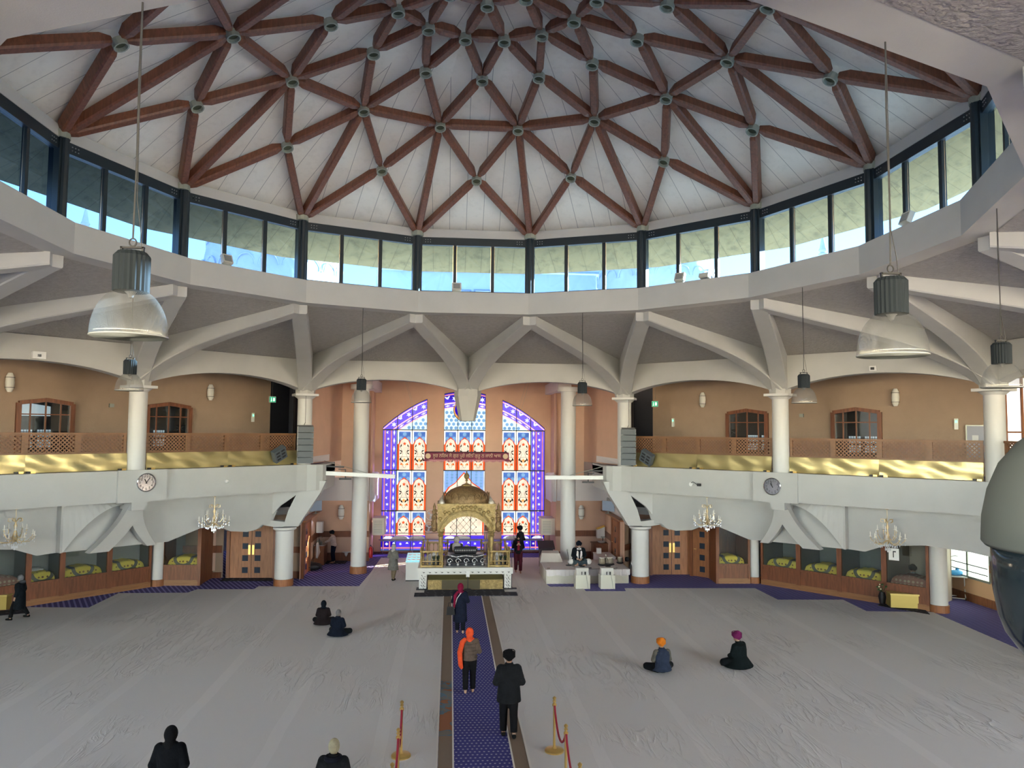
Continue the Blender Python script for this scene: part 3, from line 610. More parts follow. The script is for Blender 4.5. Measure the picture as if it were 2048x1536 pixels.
for li,(a,b) in enumerate(LIGHTS):
    w=sroot('window_%d'%(40+li),((a+b)/2,WY+.1,.1)); O=w.location; q=M(O); g=SGm(q)
    n=18; xs=[a+(b-a)*i/n for i in range(n+1)]
    def band(za,zb,k,ly):
        for x0,x1 in zip(xs,xs[1:]):
            P=[(x0,max(6.3,za(x0))),(x1,max(6.3,za(x1))),(x1,max(6.3,zb(x1))),(x0,max(6.3,zb(x0)))]
            if max(P[2][1],P[3][1])>6.301: g.pg(P,k,ly)
    band(lambda x:6.3,lambda x:arc(x)-.85,PB,1)
    for (o0,o1,k) in ((.85,.77,PK),(.77,.60,DB),(.60,.53,PK),(.53,.14,DB),(.14,.08,PK),(.08,0,DB)): band(lambda x,o=o0:arc(x)-o,lambda x,o=o1:arc(x)-o,k,2)
    # vine flowers and pale lozenges along the arc
    N_=6; 
    for i in range(N_):
        x=a+(b-a)*(i+.5)/N_; sl_=-.214*(x-WX); z=arc(x)-.335
        if z>6.5:
            if i%2: g.star(x,z,.15,W_,5,6,.45)
            else:
                for qq in (-1,1): g.leaf(x-qq*.05,z-qq*.05*sl_,math.atan(sl_)+qq*.7+(0 if qq>0 else PI),.26,.055,W_,5)
        z=arc(x)-.685
        if z>6.4: g.pg([(x-.14,z-.14*sl_),(x,z+.055),(x+.14,z+.14*sl_),(x,z-.055)],W_,5)
    # circles in the pale field
    cz=6.42; r_=0
    while cz<7.3:
        for i in range(int((b-a)/.24)):
            x=a+.14+i*.24+(.12 if r_%2 else 0)
            if x<b-.05 and cz+.1<arc(x)-.87: g.disc(x,cz,.085,W_ if False else BL,3,8); g.disc(x,cz,.07,PB,4,8)
        cz+=.2; r_+=1
    side=li!=1
    cells=[(-3.42,-2.66),(-2.66,-1.9)] if li==0 else ([(2.0,2.75),(2.75,3.5)] if li==2 else [(-1.03,-.31),(-.31,.41),(.41,1.13)])
    rows=(((4.22,6.3),True),((2.15,4.22),True),((.9,2.15),False)) if side else (((4.22,6.3),True),)
    for (za,zb),full in rows:
        for x0,x1 in cells: g.lancet(x0+.01,x1-.01,za+.02,zb-.02,full)
    if side:
        x0,x1=(a,cells[0][0]) if li==0 else (cells[-1][1],b); sg=1 if li==0 else -1; e=x0 if li==0 else x1
        g.rect(x0,x1,.1,6.3,DB,1)
        for o,w_,k in ((.09,.06,PK),(.42,.06,PK),(.70,.05,PB)): xx=e+sg*o; g.rect(min(xx,xx+sg*w_),max(xx,xx+sg*w_),.1,6.28,k,3)
        g.vine(e+sg*.285,.3,0,.335,18,.2); g.diam(e+sg*.59,.9,0,.42,13,.05,W_)
    else:
        # wide cream arch with a trellis, over two rows
        g.rect(a,b,.9,4.22,BL,1); g.rect(a,a+.06,.9,4.22,W_,2); g.rect(b-.06,b,.9,4.22,W_,2)
        for i in range(3):
            for j in range(6): g.disc(a+.2+i*.25,3.4+j*.15,.07,PB,2,8); g.disc(b-.2-i*.25,3.4+j*.15,.07,PB,2,8)
        def ar(g_): return [(a+g_,.9),(b-g_,.9),(b-g_,3.0),(WX+.85-g_,3.35),(WX+.45,3.62-g_*.7),(WX+.2,3.95-g_),(WX,4.17-g_),(WX-.2,3.95-g_),(WX-.45,3.62-g_*.7),(WX-.85+g_,3.35),(a+g_,3.0)]
        g.pg(ar(.03),OR,3); g.pg(ar(.12),CR_,4)
        for i in range(-6,7):
            x=WX+i*.33
            for sgn in (-1,1):
                P=[(x+sgn*(t*.33),.95+t*.36) for t in range(0,8)]; P=[p for p in P if a+.12<p[0]<b-.12 and p[1]<3.9-abs(p[0]-WX)*.8]
                if len(P)>1: g.line(P,.014,LD,5)
                for p in P[::2]: g.disc(p[0],p[1],.03,LD,6,6)
        # roundel with crescent
        g.disc(WX,7.35,.60,LD,5,24); g.disc(WX,7.35,.57,AM,6,24); g.disc(WX-.08,7.38,.44,DB,7,24); g.disc(WX+.1,7.42,.32,AM,8,20); g.disc(WX+.06,7.45,.2,CR_,9,16)
        for i in range(3): g.disc(WX-.2+i*.2,6.93,.05,DB,8,8)
    # lower borders
    g.rect(a,b,.1,.9,DB,2)
    for za,zb,k in ((.88,.95,PK),(.62,.70,PK),(.22,.3,PK),(.14,.18,BL)): g.rect(a,b,za,zb,k,3)
    g.vine(a+.15,.46,.34,0,int((b-a-.2)/.34),.2)
    for i in range(int((b-a)/.75)): g.pg([(a+.4+i*.75+.3*cos(t*PI/8),.72+.14*sin(t*PI/8)) for t in range(9)],W_,4)
    q.build('pane',SG,w)
    # frame
    q=M(O); y=WY+.07
    for z in RZ[1:]: q.bar((a,y,z),(b,y,z),.05,.055)
    q.bar((a,y,.12),(b,y,.12),.05,.05)
    vx=[c[0] for c in cells]+[cells[-1][1]]
    for x in sorted(set(vx+[a,b])): q.bar((x,y,.1),(x,y,arc(x)),.035,.05,upv=(0,1,0))
    q.tube([(x,y,arc(x)) for x in xs],.03,6); q.build('frame',BLACKF,w)
# ================= FLOOR COVERINGS AND LOWER LEVEL =================
def cx(p): return [Vector((q.x,q.y,0)) for q in p]
gp=lambda L: [G(x,y) for x,y in L]
AX=.05
yl=28.9
def slab(pts,z,h=.01):
    q=M(); q.prism([Vector((p[0],p[1],z-h)) for p in pts],(0,0,h)); return q
left=[(-.86,8.5),(-22,8.5),(-22,25.0)]+[(p.x,p.y) for p in gp([(-60,1232),(57,1215),(177,1216),(237,1187),(375,1186),(395,1179),(508,1179),(517,1173),(640,1173),(718,1173),(741,1146),(762,1116)])]
# round the back of the altar
left+=[(-.86,37.4),(-.86,8.5)]
q=slab([(x,y) for x,y in left[:-1]],.014); tag(q.build('floor_cloth',SHEET),'white cotton cloth spread over the left half of the hall floor','floor cloth','white floor cloths')
right=[(.86,8.5),(.86,37.4),(4.1,37.4),(4.1,33.5),(3.32,33.5),(3.32,31.0)]+[(p.x,p.y) for p in gp([(1100,1174),(1163,1174),(1172,1183),(1252,1183),(1249,1177),(1510,1177),(1556,1200),(1686,1200),(1733,1223),(1866,1225),(2012,1288),(2140,1345)])]+[(21,18),(21,8.5)]
q=slab(right,.014); tag(q.build('floor_cloth',SHEET),'white cotton cloth spread over the right half of the hall floor','floor cloth','white floor cloths')
# aisle runners
def strip(x0,x1,y0,y1,z,name,m_,label,cat):
    q=slab([(x0,y0),(x1,y0),(x1,y1),(x0,y1)],z,.012); return tag(q.build(name,m_),label,cat)
strip(-.545,.56,8.5,yl,.032,'aisle_runner',DOTC,'dotted blue carpet runner down the middle of the aisle','carpet')
def runner(name,gray):
    m,n,l=newmat(name); b=n['Principled BSDF']; b.inputs['Roughness'].default_value=.95
    tc=n.new('ShaderNodeTexCoord'); mp=n.new('ShaderNodeMapping'); mp.inputs['Scale'].default_value=(3,14,1); l.new(tc.outputs['Object'],mp.inputs[0])
    ck=n.new('ShaderNodeTexChecker'); ck.inputs['Scale'].default_value=6; ck.inputs[1].default_value=(.21,.15,.105,1); ck.inputs[2].default_value=(.28,.215,.16,1); l.new(mp.outputs[0],ck.inputs[0])
    nz=n.new('ShaderNodeTexNoise'); nz.inputs['Scale'].default_value=1.6; nz.inputs['Distortion'].default_value=1.6; l.new(tc.outputs['Object'],nz.inputs[0])
    sp=n.new('ShaderNodeSeparateXYZ'); l.new(tc.outputs['Object'],sp.inputs[0])
    zone=math_node(n,l,'MULTIPLY',math_node(n,l,'GREATER_THAN',sp.outputs[1],15.8 if gray else 99),math_node(n,l,'LESS_THAN',sp.outputs[1],19.2))
    r=n.new('ShaderNodeValToRGB'); r.color_ramp.interpolation='CONSTANT'; e=r.color_ramp.elements; e[0].color=(.2,.19,.17,1); e[1].position=.52; e[1].color=(.33,.13,.06,1); x=e.new(.46); x.color=(.12,.2,.26,1); l.new(nz.outputs[0],r.inputs[0])
    c=mixc(n,l,zone,ck.outputs[0],r.outputs[0]); l.new(c,b.inputs[0]); return m
strip(-.85,-.575,8.5,yl,.03,'aisle_border',runner('brown_runner_a',True),'narrow brown carpet border along the left of the blue aisle','carpet')
strip(.59,.86,8.5,yl,.03,'aisle_border',runner('brown_runner_b',False),'narrow brown carpet border along the right of the blue aisle','carpet')
HEM=mat('cream_edging',(.8,.76,.72),.8)
for x,w in ((-.56,'between blue aisle and left brown border'),(.575,'between blue aisle and right brown border'),(-.87,'outer left edge of the aisle'),(.885,'outer right edge of the aisle')):
    strip(x-.016,x+.016,8.5,yl,.042,'edging_strip',HEM,'thin cream edging strip, '+w,'edging strip')
# ---- doors
def doorset(name,label_,p0,p1,leaves,h=2.25,depth=.08,ajar=0):
    a=Vector(p0);b=Vector(p1); d=b-a; L=d.length; d.normalize(); w=sroot(name,a); O=a
    q=M(O); up3=Vector((0,0,1)); nn=Vector((d.y,-d.x,0))
    q.bar(a-d*.06+up3*0,a-d*.06+up3*(h+.1),.14,.12,upv=nn); q.bar(b+d*.06,b+d*.06+up3*(h+.1),.14,.12,upv=nn); q.bar(a+up3*(h+.06)-d*.1,b+up3*(h+.06)+d*.1,.14,.12); q.build('frame',DARKW,w)
    for i in range(leaves):
        s0=a+d*L*i/leaves+d*.01; s1=a+d*L*(i+1)/leaves-d*.01; lw=(s1-s0).length
        q=M(O); q.prism([s0+up3*.02,s1+up3*.02,s1+up3*h,s0+up3*h],nn*-.05); lf=q.build('door_leaf',MIDW,w)
        edge=(lw*.72) if (leaves==2 and i==0) else lw*.28
        if leaves==1: edge=lw*.5
        q=M(O)
        for k in range(4):
            c=s0+d*edge+up3*(.35+k*.5)+nn*.012; sz=.12
            q.prism([c-d*sz-up3*sz,c+d*sz-up3*sz,c+d*sz+up3*sz,c-d*sz+up3*sz],nn*-.02)
        q.build('glass_light',mat('door_glass',(.03,.04,.06),.1),lf)
        hx=lw-.07 if i==0 else .07
        if leaves==1: hx=.08
        q=M(O); c=s0+d*hx+nn*.05+up3*1.2
        if leaves==2: q.bar(c-up3*.2,c+up3*.2,.09,.02,upv=nn)
        else: q.tube([c-nn*.03,c,c+d*.1],.012)
        q.build('door_handle',GOLD,lf)
    return w
a,b=G(458,1157),G(545,1157); doorset('door_1','',(a.x,a.y,0),(b.x,b.y,0),2)
a,b=G(1304,1150),G(1383,1150); doorset('door_2','',(a.x,a.y,0),(b.x,b.y,0),2)
a,b=G(1386,1152),G(1424,1158); doorset('door_3','',(a.x,a.y,0),(b.x,b.y,0),1)
a,b=G(604,1163),G(627,1143); doorset('door_4','',(-6.84,32.6,0),(-6.88,34.2,0),1)
doorset('door_5','',(6.90,34.6,0),(6.87,33.3,0),1)
# lower walls round the entrances
LTAN=TAN
for s in (-1,1):
    sd='left' if s<0 else 'right'; q=M()
    if s<0:
        q.poly([(-8.0,32.85,0),(-6.9,32.6,0),(-6.9,32.6,2.8),(-8.0,32.85,2.8)]); q.poly([(-12.5,32.85,0),(-10.2,32.85,0),(-10.2,32.85,2.8),(-12.5,32.85,2.8)]); q.poly([(-10.3,32.85,2.3),(-7.9,32.85,2.3),(-7.9,32.85,2.8),(-10.3,32.85,2.8)])
    else:
        q.poly([(6.9,32.6,0),(8.0,33.9,0),(8.0,33.9,2.8),(6.9,32.6,2.8)]); q.poly([(8,33.95,2.3),(11,33.95,2.3),(11,33.95,2.8),(8,33.95,2.8)]); q.poly([(9.75,36,0),(12,36,0),(12,36,2.8),(9.75,36,2.8)])
    struct('wall_%s_entrance'%sd,q,LTAN)
    # back of the undercroft, well behind the cabinets
    q=M(); q.poly([(s*11.6,33,0),(s*26,20,0),(s*26,20,2.8),(s*11.6,33,2.8)] if s<0 else [(s*11.6,34,0),(s*19.5,27.8,0),(s*19.5,27.8,2.8),(s*11.6,34,2.8)]); 
    if s<0: q.poly([(-26,20,0),(-26,9,0),(-26,9,4.8),(-26,20,4.8)])
    struct('wall_%s_rear'%sd,q,mat('dim_grey_wall',(.30,.31,.31),.8))
q=M(); q.bar((-7.95,32.8,1.2),(-6.95,32.53,1.2),.05,.26); q.bar((-7.95,32.8,.15),(-6.95,32.53,.15),.05,.3); q.bar((-11.85,32.8,1.2),(-10.25,32.8,1.2),.05,.3); q.bar((-11.85,32.8,.12),(-10.25,32.8,.12),.05,.24); q.bar((6.95,32.6,1.2),(7.95,33.8,1.2),.05,.26); struct('trim_150',q,DARKW)
# cream panels framed in wood beside the left doors
q=M()
for x0 in (-11.75,): 
    for z0,z1 in ((.3,1.05),(1.3,2.1)): q.box((-10.72,32.8,(z0+z1)/2),(.42,.03,z1-z0))
struct('trim_151',q,mat('cream_panel',(.62,.42,.33),.7))
# ================= FITTINGS =================
def textmesh(s,size,align='CENTER'):
    cu=bpy.data.curves.new('t','FONT'); cu.body=s; cu.size=size; cu.align_x=align; cu.align_y='CENTER'; cu.extrude=.002*size; cu.resolution_u=2
    o=bpy.data.objects.new('t',cu); COL.objects.link(o); bpy.context.view_layer.update()
    me=bpy.data.meshes.new_from_object(o.evaluated_get(bpy.context.evaluated_depsgraph_get())); bpy.data.objects.remove(o); bpy.data.curves.remove(cu)
    return [v.co.copy() for v in me.vertices],[tuple(p.vertices) for p in me.polygons]
def addtext(q,s,size,org,ux,uz):
    v,f=textmesh(s,size); n=Vector(ux).cross(Vector(uz)); return q.add([Vector(org)+Vector(ux)*p.x+Vector(uz)*p.y+n*p.z for p in v],f)
def lattice():
    m,n,l=newmat('pierced_wood'); b=n['Principled BSDF']; b.inputs['Base Color'].default_value=(.20,.095,.045,1); b.inputs['Roughness'].default_value=.5; o=n['Material Output']
    tc=n.new('ShaderNodeTexCoord'); sp=n.new('ShaderNodeSeparateXYZ'); l.new(tc.outputs['Object'],sp.inputs[0])
    def hole(ox,oz):
        u=math_node(n,l,'ABSOLUTE',math_node(n,l,'SUBTRACT',math_node(n,l,'FRACT',math_node(n,l,'ADD',math_node(n,l,'MULTIPLY',sp.outputs[0],8),ox)),.5))
        v=math_node(n,l,'ABSOLUTE',math_node(n,l,'SUBTRACT',math_node(n,l,'FRACT',math_node(n,l,'ADD',math_node(n,l,'MULTIPLY',sp.outputs[2],8),oz)),.5))
        return math_node(n,l,'LESS_THAN',math_node(n,l,'ADD',u,v),.31)
    h=math_node(n,l,'MAXIMUM',hole(0,0),hole(.5,.5))
    t=n.new('ShaderNodeBsdfTransparent'); mx=n.new('ShaderNodeMixShader'); l.new(h,mx.inputs[0]); l.new(b.outputs[0],mx.inputs[1]); l.new(t.outputs[0],mx.inputs[2]); l.new(mx.outputs[0],o.inputs[0]); return m
LATM=lattice(); RAILW=wood('rail_wood',(.23,.11,.05),.65,axis='X')
def railpanel(L,lab,grp):
    t=thing('balustrade_panel',lab,'railing',(0,0,0),0,grp)
    q=M(); q.bb((0,-.05,5.42-4.87),(L,.05,5.50-4.87)); q.bb((0,-.07,6.05-4.87),(L,.07,6.12-4.87)); q.bb((0,-.045,.55),(.09,.045,1.2)); q.bb((L-.09,-.045,.55),(L,.045,1.2)); q.build('frame',RAILW,t)
    q=M(); q.bb((.09,-.012,.63),(L-.09,.012,1.18)); q.build('pierced_panel',LATM,t)
    return t
def goldpanel(L,lab,grp):
    t=thing('brass_sheet',lab,'brass panel',(0,0,0),0,grp)
    q=M(); nx=24; rows=[]
    for j in range(7):
        rows.append([(L*i/nx,.012*sin(i*.9+j*.6)+.016*sin(i*.37+j*1.1),.0+.56*j/6) for i in range(nx+1)])
    q.grid(rows); q.build('sheet',BRASS,t,2)
    for x in (.12,L-.2):
        q=M(); q.bb((x-.09,-.07,-.0),(x+.02,-.02,.05)); q.build('clip',BLK,t); q=M(); q.bb((x+.03,-.07,-.01),(x+.16,-.02,.05)); q.build('clip',GOLD,t)
    return t
ordn=['first','second','third','fourth','fifth','sixth','seventh','eighth','ninth','tenth']
PROTO={}
for s in (-1,1):
    sd='left' if s<0 else 'right'; ang=math.atan2(-Q,s*Q)
    cnt=0
    for (ta,tb,npan) in ((.35,6.28,4),(6.92,12.9,4)):
        L=(tb-ta)/npan
        for i in range(npan):
            t=ta+L*i; lab='brown pierced wood balustrade panel on the %s gallery, %s from the altar bay'%(sd,ordn[cnt]); cnt+=1
            st=t if s>0 else t+L       # left side: local x runs towards the altar
            a2=math.atan2(TT[s].y*s,TT[s].x*s)
            p=D(s,st,.12,4.87); key=('r',round(L,2))
            if key not in PROTO: PROTO[key]=railpanel(L,lab,'pierced balustrade panels'); o=PROTO[key]; o.location=p; o.rotation_euler=(0,0,a2)
            else: o=dup(PROTO[key],p,a2,lab,'pierced balustrade panels')
        ng=2; Lg=(tb-ta)/ng
        for i in range(ng):
            t=ta+Lg*i; st=t if s>0 else t+Lg; lab='shiny crumpled brass sheet under the %s balustrade, %s from the altar bay'%(sd,ordn[(0 if ta<1 else 2)+i]); p=D(s,st,-.02,4.88)
            key=('g',round(Lg,2))
            if key not in PROTO: PROTO[key]=goldpanel(Lg,lab,'brass sheets under the railings'); o=PROTO[key]; o.location=p; o.rotation_euler=(0,0,a2)
            else: o=dup(PROTO[key],p,a2,lab,'brass sheets under the railings')
    if s>0:
        for i in range(2):
            o=dup(PROTO[('r',1.48)] if ('r',1.48) in PROTO else [v for k,v in PROTO.items() if k[0]=='r'][0],(15.95,21.2-1.5*i,4.87),-PI/2,'brown pierced wood balustrade panel right of the outermost column on the right, %s one'%('nearer' if i else 'farther'),'pierced balustrade panels')
# ---- high bay pendants
def shade_mat():
    m,n,l=newmat('prismatic_acrylic'); o=n['Material Output']; b=n['Principled BSDF']; b.inputs['Base Color'].default_value=(.38,.38,.37,1); b.inputs['Roughness'].default_value=.15; b.inputs['Metallic'].default_value=.55
    tc=n.new('ShaderNodeTexCoord'); w=n.new('ShaderNodeTexWave'); w.inputs['Scale'].default_value=26; w.inputs['Distortion'].default_value=.5; w.bands_direction='X'; l.new(tc.outputs['Object'],w.inputs[0])
    bp=n.new('ShaderNodeBump'); bp.inputs['Strength'].default_value=.25; bp.inputs['Distance'].default_value=.01; l.new(w.outputs[0],bp.inputs['Height']); l.new(bp.outputs[0],b.inputs['Normal'])
    t=n.new('ShaderNodeBsdfTransparent'); mx=n.new('ShaderNodeMixShader'); mx.inputs[0].default_value=.36; l.new(t.outputs[0],mx.inputs[1]); l.new(b.outputs[0],mx.inputs[2]); l.new(mx.outputs[0],o.inputs[0]); return m
SHM=shade_mat(); HOUS=mat('grey_housing',(.02,.026,.032),.7,0)
HOUS.node_tree.nodes['Principled BSDF'].inputs['Specular IOR Level'].default_value=.15
def pendant(L):
    t=thing('pendant_lamp','','pendant lamp',(0,0,0),0,'clear bell pendant lamps')
    q=M(); pr=[(.31*math.sqrt(max(0,1-(z/.40)**2.2*.83)),z) for z in [.4*i/12 for i in range(13)]]; q.lathe(pr,n=32); q.build('shade',SHM,t,2)
    q=M(); q.lathe([(.312,-.006),(.316,0),(.312,.008),(.306,.0),(.312,-.006)],n=32); q.build('rim',mat('acrylic_rim',(.42,.42,.41),.2),t,2)
    q=M(); q.lathe([(.0,.33),(.02,.34),(.03,.37),(.05,.39)],n=16); q.build('lamp_bulb',mat('dull_bulb',(.2,.2,.2),.5),t,True)
    q=M(); q.lathe([(.14,.39),(.142,.70),(.11,.74),(0,.75)],n=44,fn=lambda a,z:1+(.055 if int(a/(2*PI)*44+.5)%2 else -.02)); q.build('housing',HOUS,t)
    q=M(); q.box((0,0,.78),(.2,.03,.015)); q.box((-.09,0,.765),(.015,.03,.04)); q.box((.09,0,.765),(.015,.03,.04))
    q.tube([(.03*cos(a),0,.825+.035*sin(a)) for a in [2*PI*i/12 for i in range(13)]],.007,6); q.build('hanger',BLK,t)
    q=M(); q.tube([(0,0,.86),(.006,0,.86+(L-.86)*.3),(-.005,.003,.86+(L-.86)*.7),(0,0,L)],.008,5); q.tube([(.08,0,.75),(.06,0,.95),(.02,.01,1.2),(.012,0,.86+(L-.86)*.5),(.006,0,L)],.004,4); q.build('cable',mat('dark_cable',(.05,.05,.05),.7),t)
    return t
lampdef=[(22.5,1167,811,'over the right edge of the altar bay'),(-22.5,722,805,'over the left edge of the altar bay'),(67.5,1618,806,'before the right gallery, over its second window'),(-67.5,248,781,'beside the left gallery column with the clock below'),(112.5,2017,775,'at the far right edge of the picture'),(-157.5,258,673,'large and near, upper left'),(157.5,1785,711,'large and near, upper right')]
for a,px,py,where in lampdef:
    p=pol(9.05,a,0); zb=Yp(px,py,p.y).z; 
    if a in (-157.5,157.5): x=Yp(px,py,p.y).x; p.x=x
    t=pendant(10.09-zb); t.location=(p.x,p.y,zb); t['label']='clear bell pendant lamp, '+where
# ---- chandeliers
CHG=mat('pale_gilt',(.78,.62,.36),.3,.8)
def chandelier(loc,where,hh):
    t=thing('chandelier','gold and crystal candle chandelier hanging under the gallery, '+where,'chandelier',loc,0,'crystal chandeliers')
    q=M(); q.lathe([(.0,0),(.09,-.01),(.07,-.05),(.02,-.07)],n=14); q.build('canopy',CHG,t)
    q=M(); q.lathe([(.008,-.07),(.008,-.42),(.035,-.46),(.02,-.5),(.05,-.6),(.02,-.7),(.06,-.86),(.03,-.95),(.075,-1.02),(.05,-1.1),(.0,-1.14)],n=12); q.build('stem',CHG,t,True)
    for k in range(5):
        a=2*PI*k/5; q=M(); q.tube([(cos(a)*r,sin(a)*r,z) for r,z in ((.02,-.46),(.1,-.36),(.19,-.36),(.2,-.44),(.13,-.46))],.011,5); q.build('top_scroll',CHG,t)
    cr=M()
    for n_,R,z0,zt in ((5,.30,-.86,-.70),(8,.52,-1.0,-.93)):
        for k in range(n_):
            a=2*PI*k/n_+.2; c_,s_=cos(a),sin(a); q=M(); P=[(.03,z0),(R*.35,z0-.14),(R*.72,z0-.13),(R*.98,z0-.0),(R,zt-.02)]
            q.tube([(c_*r,s_*r,z) for r,z in P],.012,5); ar=q.build('arm',CHG,t)
            q=M(); q.lathe([(.0,zt-.02),(.05,zt),(.045,zt+.015),(.014,zt+.015),(.014,zt+.12),(.0,zt+.17)],(c_*R,s_*R,0),8); q.build('candle',mat('candle_white',(.85,.82,.74),.4),ar)
            for dz,rr in ((-.1,R),(-.2,R),(-.17,R*.8),(-.28,R*.55)): cr.ell((c_*rr,s_*rr,zt+dz),(.014,.014,.035),6,4)
    for k in range(16):
        a=2*PI*k/16; cr.ell((.16*cos(a),.16*sin(a),-1.16),(.013,.013,.05),6,4); cr.ell((.28*cos(a),.28*sin(a),-1.2),(.013,.013,.04),6,4); cr.ell((.08*cos(a),.08*sin(a),-1.3),(.012,.012,.045),6,4)
    cr.ell((0,0,-1.36),(.03,.03,.04),8,6)
    cr.build('crystal_drops',mat('crystal',(.85,.87,.9),.08,.25),t,kind='stuff')
for s,px,py,pb,w in ((-1,33,1015,1100,'leftmost of the four'),(-1,430,991,1066,'left of the altar bay'),(1,1414,997,1064,'right of the altar bay'),(1,1774,1023,1105,'rightmost of the four')):
    tt,z=S(px,py,s,.28); tt2,zb=S(px,pb,s,.28); p=D(s,tt,.28,z); chandelier((0,0,0),w,0); o=COL.objects; 
    c=[x for x in COL.objects if x.name.startswith('chandelier')][-1]
    c=max((x for x in COL.objects if x.name.startswith('chandelier')),key=lambda x:x.name); c.location=(p.x,p.y,3.83); c.scale=(1,1,(3.83-zb)/1.4)
# ---- wall fittings on the galleries
def facing(s): return math.atan2(NN[s].y,NN[s].x)-PI/2      # local -y looks into the hall
def sconce(loc,rz,lab):
    t=thing('wall_sconce',lab,'wall light',loc,rz,'white wall sconces')
    q=M(); q.lathe([(.07,-.34),(.13,-.22),(.15,0),(.13,.22),(.07,.34)],n=16,sy=.75,c=(0,-.1,0)); q.build('shade',mat('opal_glass',(.78,.77,.72),.35),t,True)
    for z in (-.18,.18):
        q=M(); q.lathe([(.155,z-.008),(.165,z),(.155,z+.008)],n=16,sy=.75,c=(0,-.1,0)); q.build('band',BLK,t,True)
    q=M(); q.bb((-.05,-.04,-.12),(.05,0,.12)); q.build('back_plate',STEEL,t); return t
for s,px,py,w in ((-1,18,765,'far left of the upper gallery'),(-1,419,785,'right of the left gallery column with the clock'),(1,1407,800,'between altar bay and right clock column'),(1,1792,795,'above and right of the rightmost gallery window')):
    tt,z=S(px,py,s,4.47); sconce(D(s,tt,4.47,z),facing(s),'white barrel sconce on the tan wall, '+w)
p=Yp(683,1024,36.7); sconce(p,0,'white barrel sconce on the peach wall left of the altar'); p=Yp(1162,1024,36.7); sconce(p,0,'white barrel sconce on the peach wall right of the altar')
def smallbox(name,lab,cat,s,px,py,n,dx,dy,dz,m_,extra=None,grp=None):
    tt,z=S(px,py,s,n); t=thing(name,lab,cat,D(s,tt,n,z),facing(s),grp); q=M(); q.bb((-dx/2,-dy,-dz/2),(dx/2,0,dz/2)); q.build('case',m_,t)
    if extra: extra(t)
    return t
def led(t): q=M(); q.bb((-.03,-.075,.05),(.03,-.06,.13)); q.build('indicator',mat('green_led',(.2,1,.5),.4,emit=2),t)
for s,px,py,w in ((-1,505,835,'left of the left exit sign'),(1,1347,845,'right of the right exit sign'),(1,1913,848,'near the far right gallery column')): smallbox('emergency_light','slim white emergency light on the tan wall, '+w,'emergency light',s,px,py,4.47,.13,.06,.4,PLASTW,led,'emergency lights')
def exitx(t):
    q=M(); q.bb((-.15,-.065,-.12),(.15,-.06,.12)); q.build('sign_face',mat('exit_green',(.02,.45,.25),.4,emit=.7),t)
    q=M(); W=lambda x,z,w,h: q.bb((x-w/2,-.07,z-h/2),(x+w/2,-.064,z+h/2)); W(-.07,.07,.03,.03); W(-.07,.0,.035,.09); W(-.09,-.07,.02,.06); W(-.05,-.06,.02,.05); W(.06,0,.09,.15); q.build('running_man',mat('exit_white',(.85,.95,.9),.4,emit=1),t)
    q=M(); q.bb((-.005,-.04,.14),(.005,-.03,1.0)); q.build('rod',STEEL,t)
for s,px,py,w in ((-1,544,799,'left'),(1,1311,808,'right')): smallbox('exit_sign','small green exit sign with running figure at the dark lobby on the '+w,'exit sign',s,px,py,4.2,.34,.06,.28,PLASTW,exitx,'exit signs')
def cam2(t): q=M(); q.bb((-.05,-.18,-.05),(.05,-.1,.03)); q.build('lens',BLK,t)
smallbox('junction_box','white box with two black sockets on the lintel at far left','junction box',-1,75,711,-.27,.36,.18,.22,PLASTW,cam2)
smallbox('junction_box','small white box on the lintel above the right gallery','junction box',1,1747,737,-.27,.22,.1,.16,PLASTW,cam2)
for s,px,py,w in ((-1,222,811,'left'),(1,1604,831,'right')): smallbox('wall_speaker','small round grey sounder on the tan wall beside the %s clock column'%w,'sounder',s,px,py,4.47,.16,.1,.14,STEEL)
t=thing('smoke_detector','round white detector on the left gallery front, right of the clock','detector',D(-1,*[S(453,963,-1,-.35)[0]],-.36,S(453,963,-1,-.35)[1]),facing(-1)); q=M(); q.lathe([(.07,0),(.06,.05),(0,.06)],n=14); q.v=[Vector((v.x,-v.z,v.y)) for v in q.v]; q.build('case',PLASTW,t)
tt,z=S(1392,969,1,-.35); t=thing('security_camera','small camera with curled cable on the right gallery front','camera',D(1,tt,-.36,z),facing(1)); q=M(); q.bb((.12,-.16,-.05),(.24,-.04,.05)); q.build('body',BLK,t); q=M(); q.tube([(-.2,-.02,.05),(-.1,-.05,.1),(0,-.06,.05),(.08,-.07,.0),(.14,-.08,.0)],.012,5); q.build('cable',BLK,t); q=M(); q.lathe([(.08,0),(.08,.03)],n=12,c=(-.2,0,0)); q.v=[Vector((v.x,-v.z,v.y)) for v in q.v]; q.build('base',PLASTW,t)
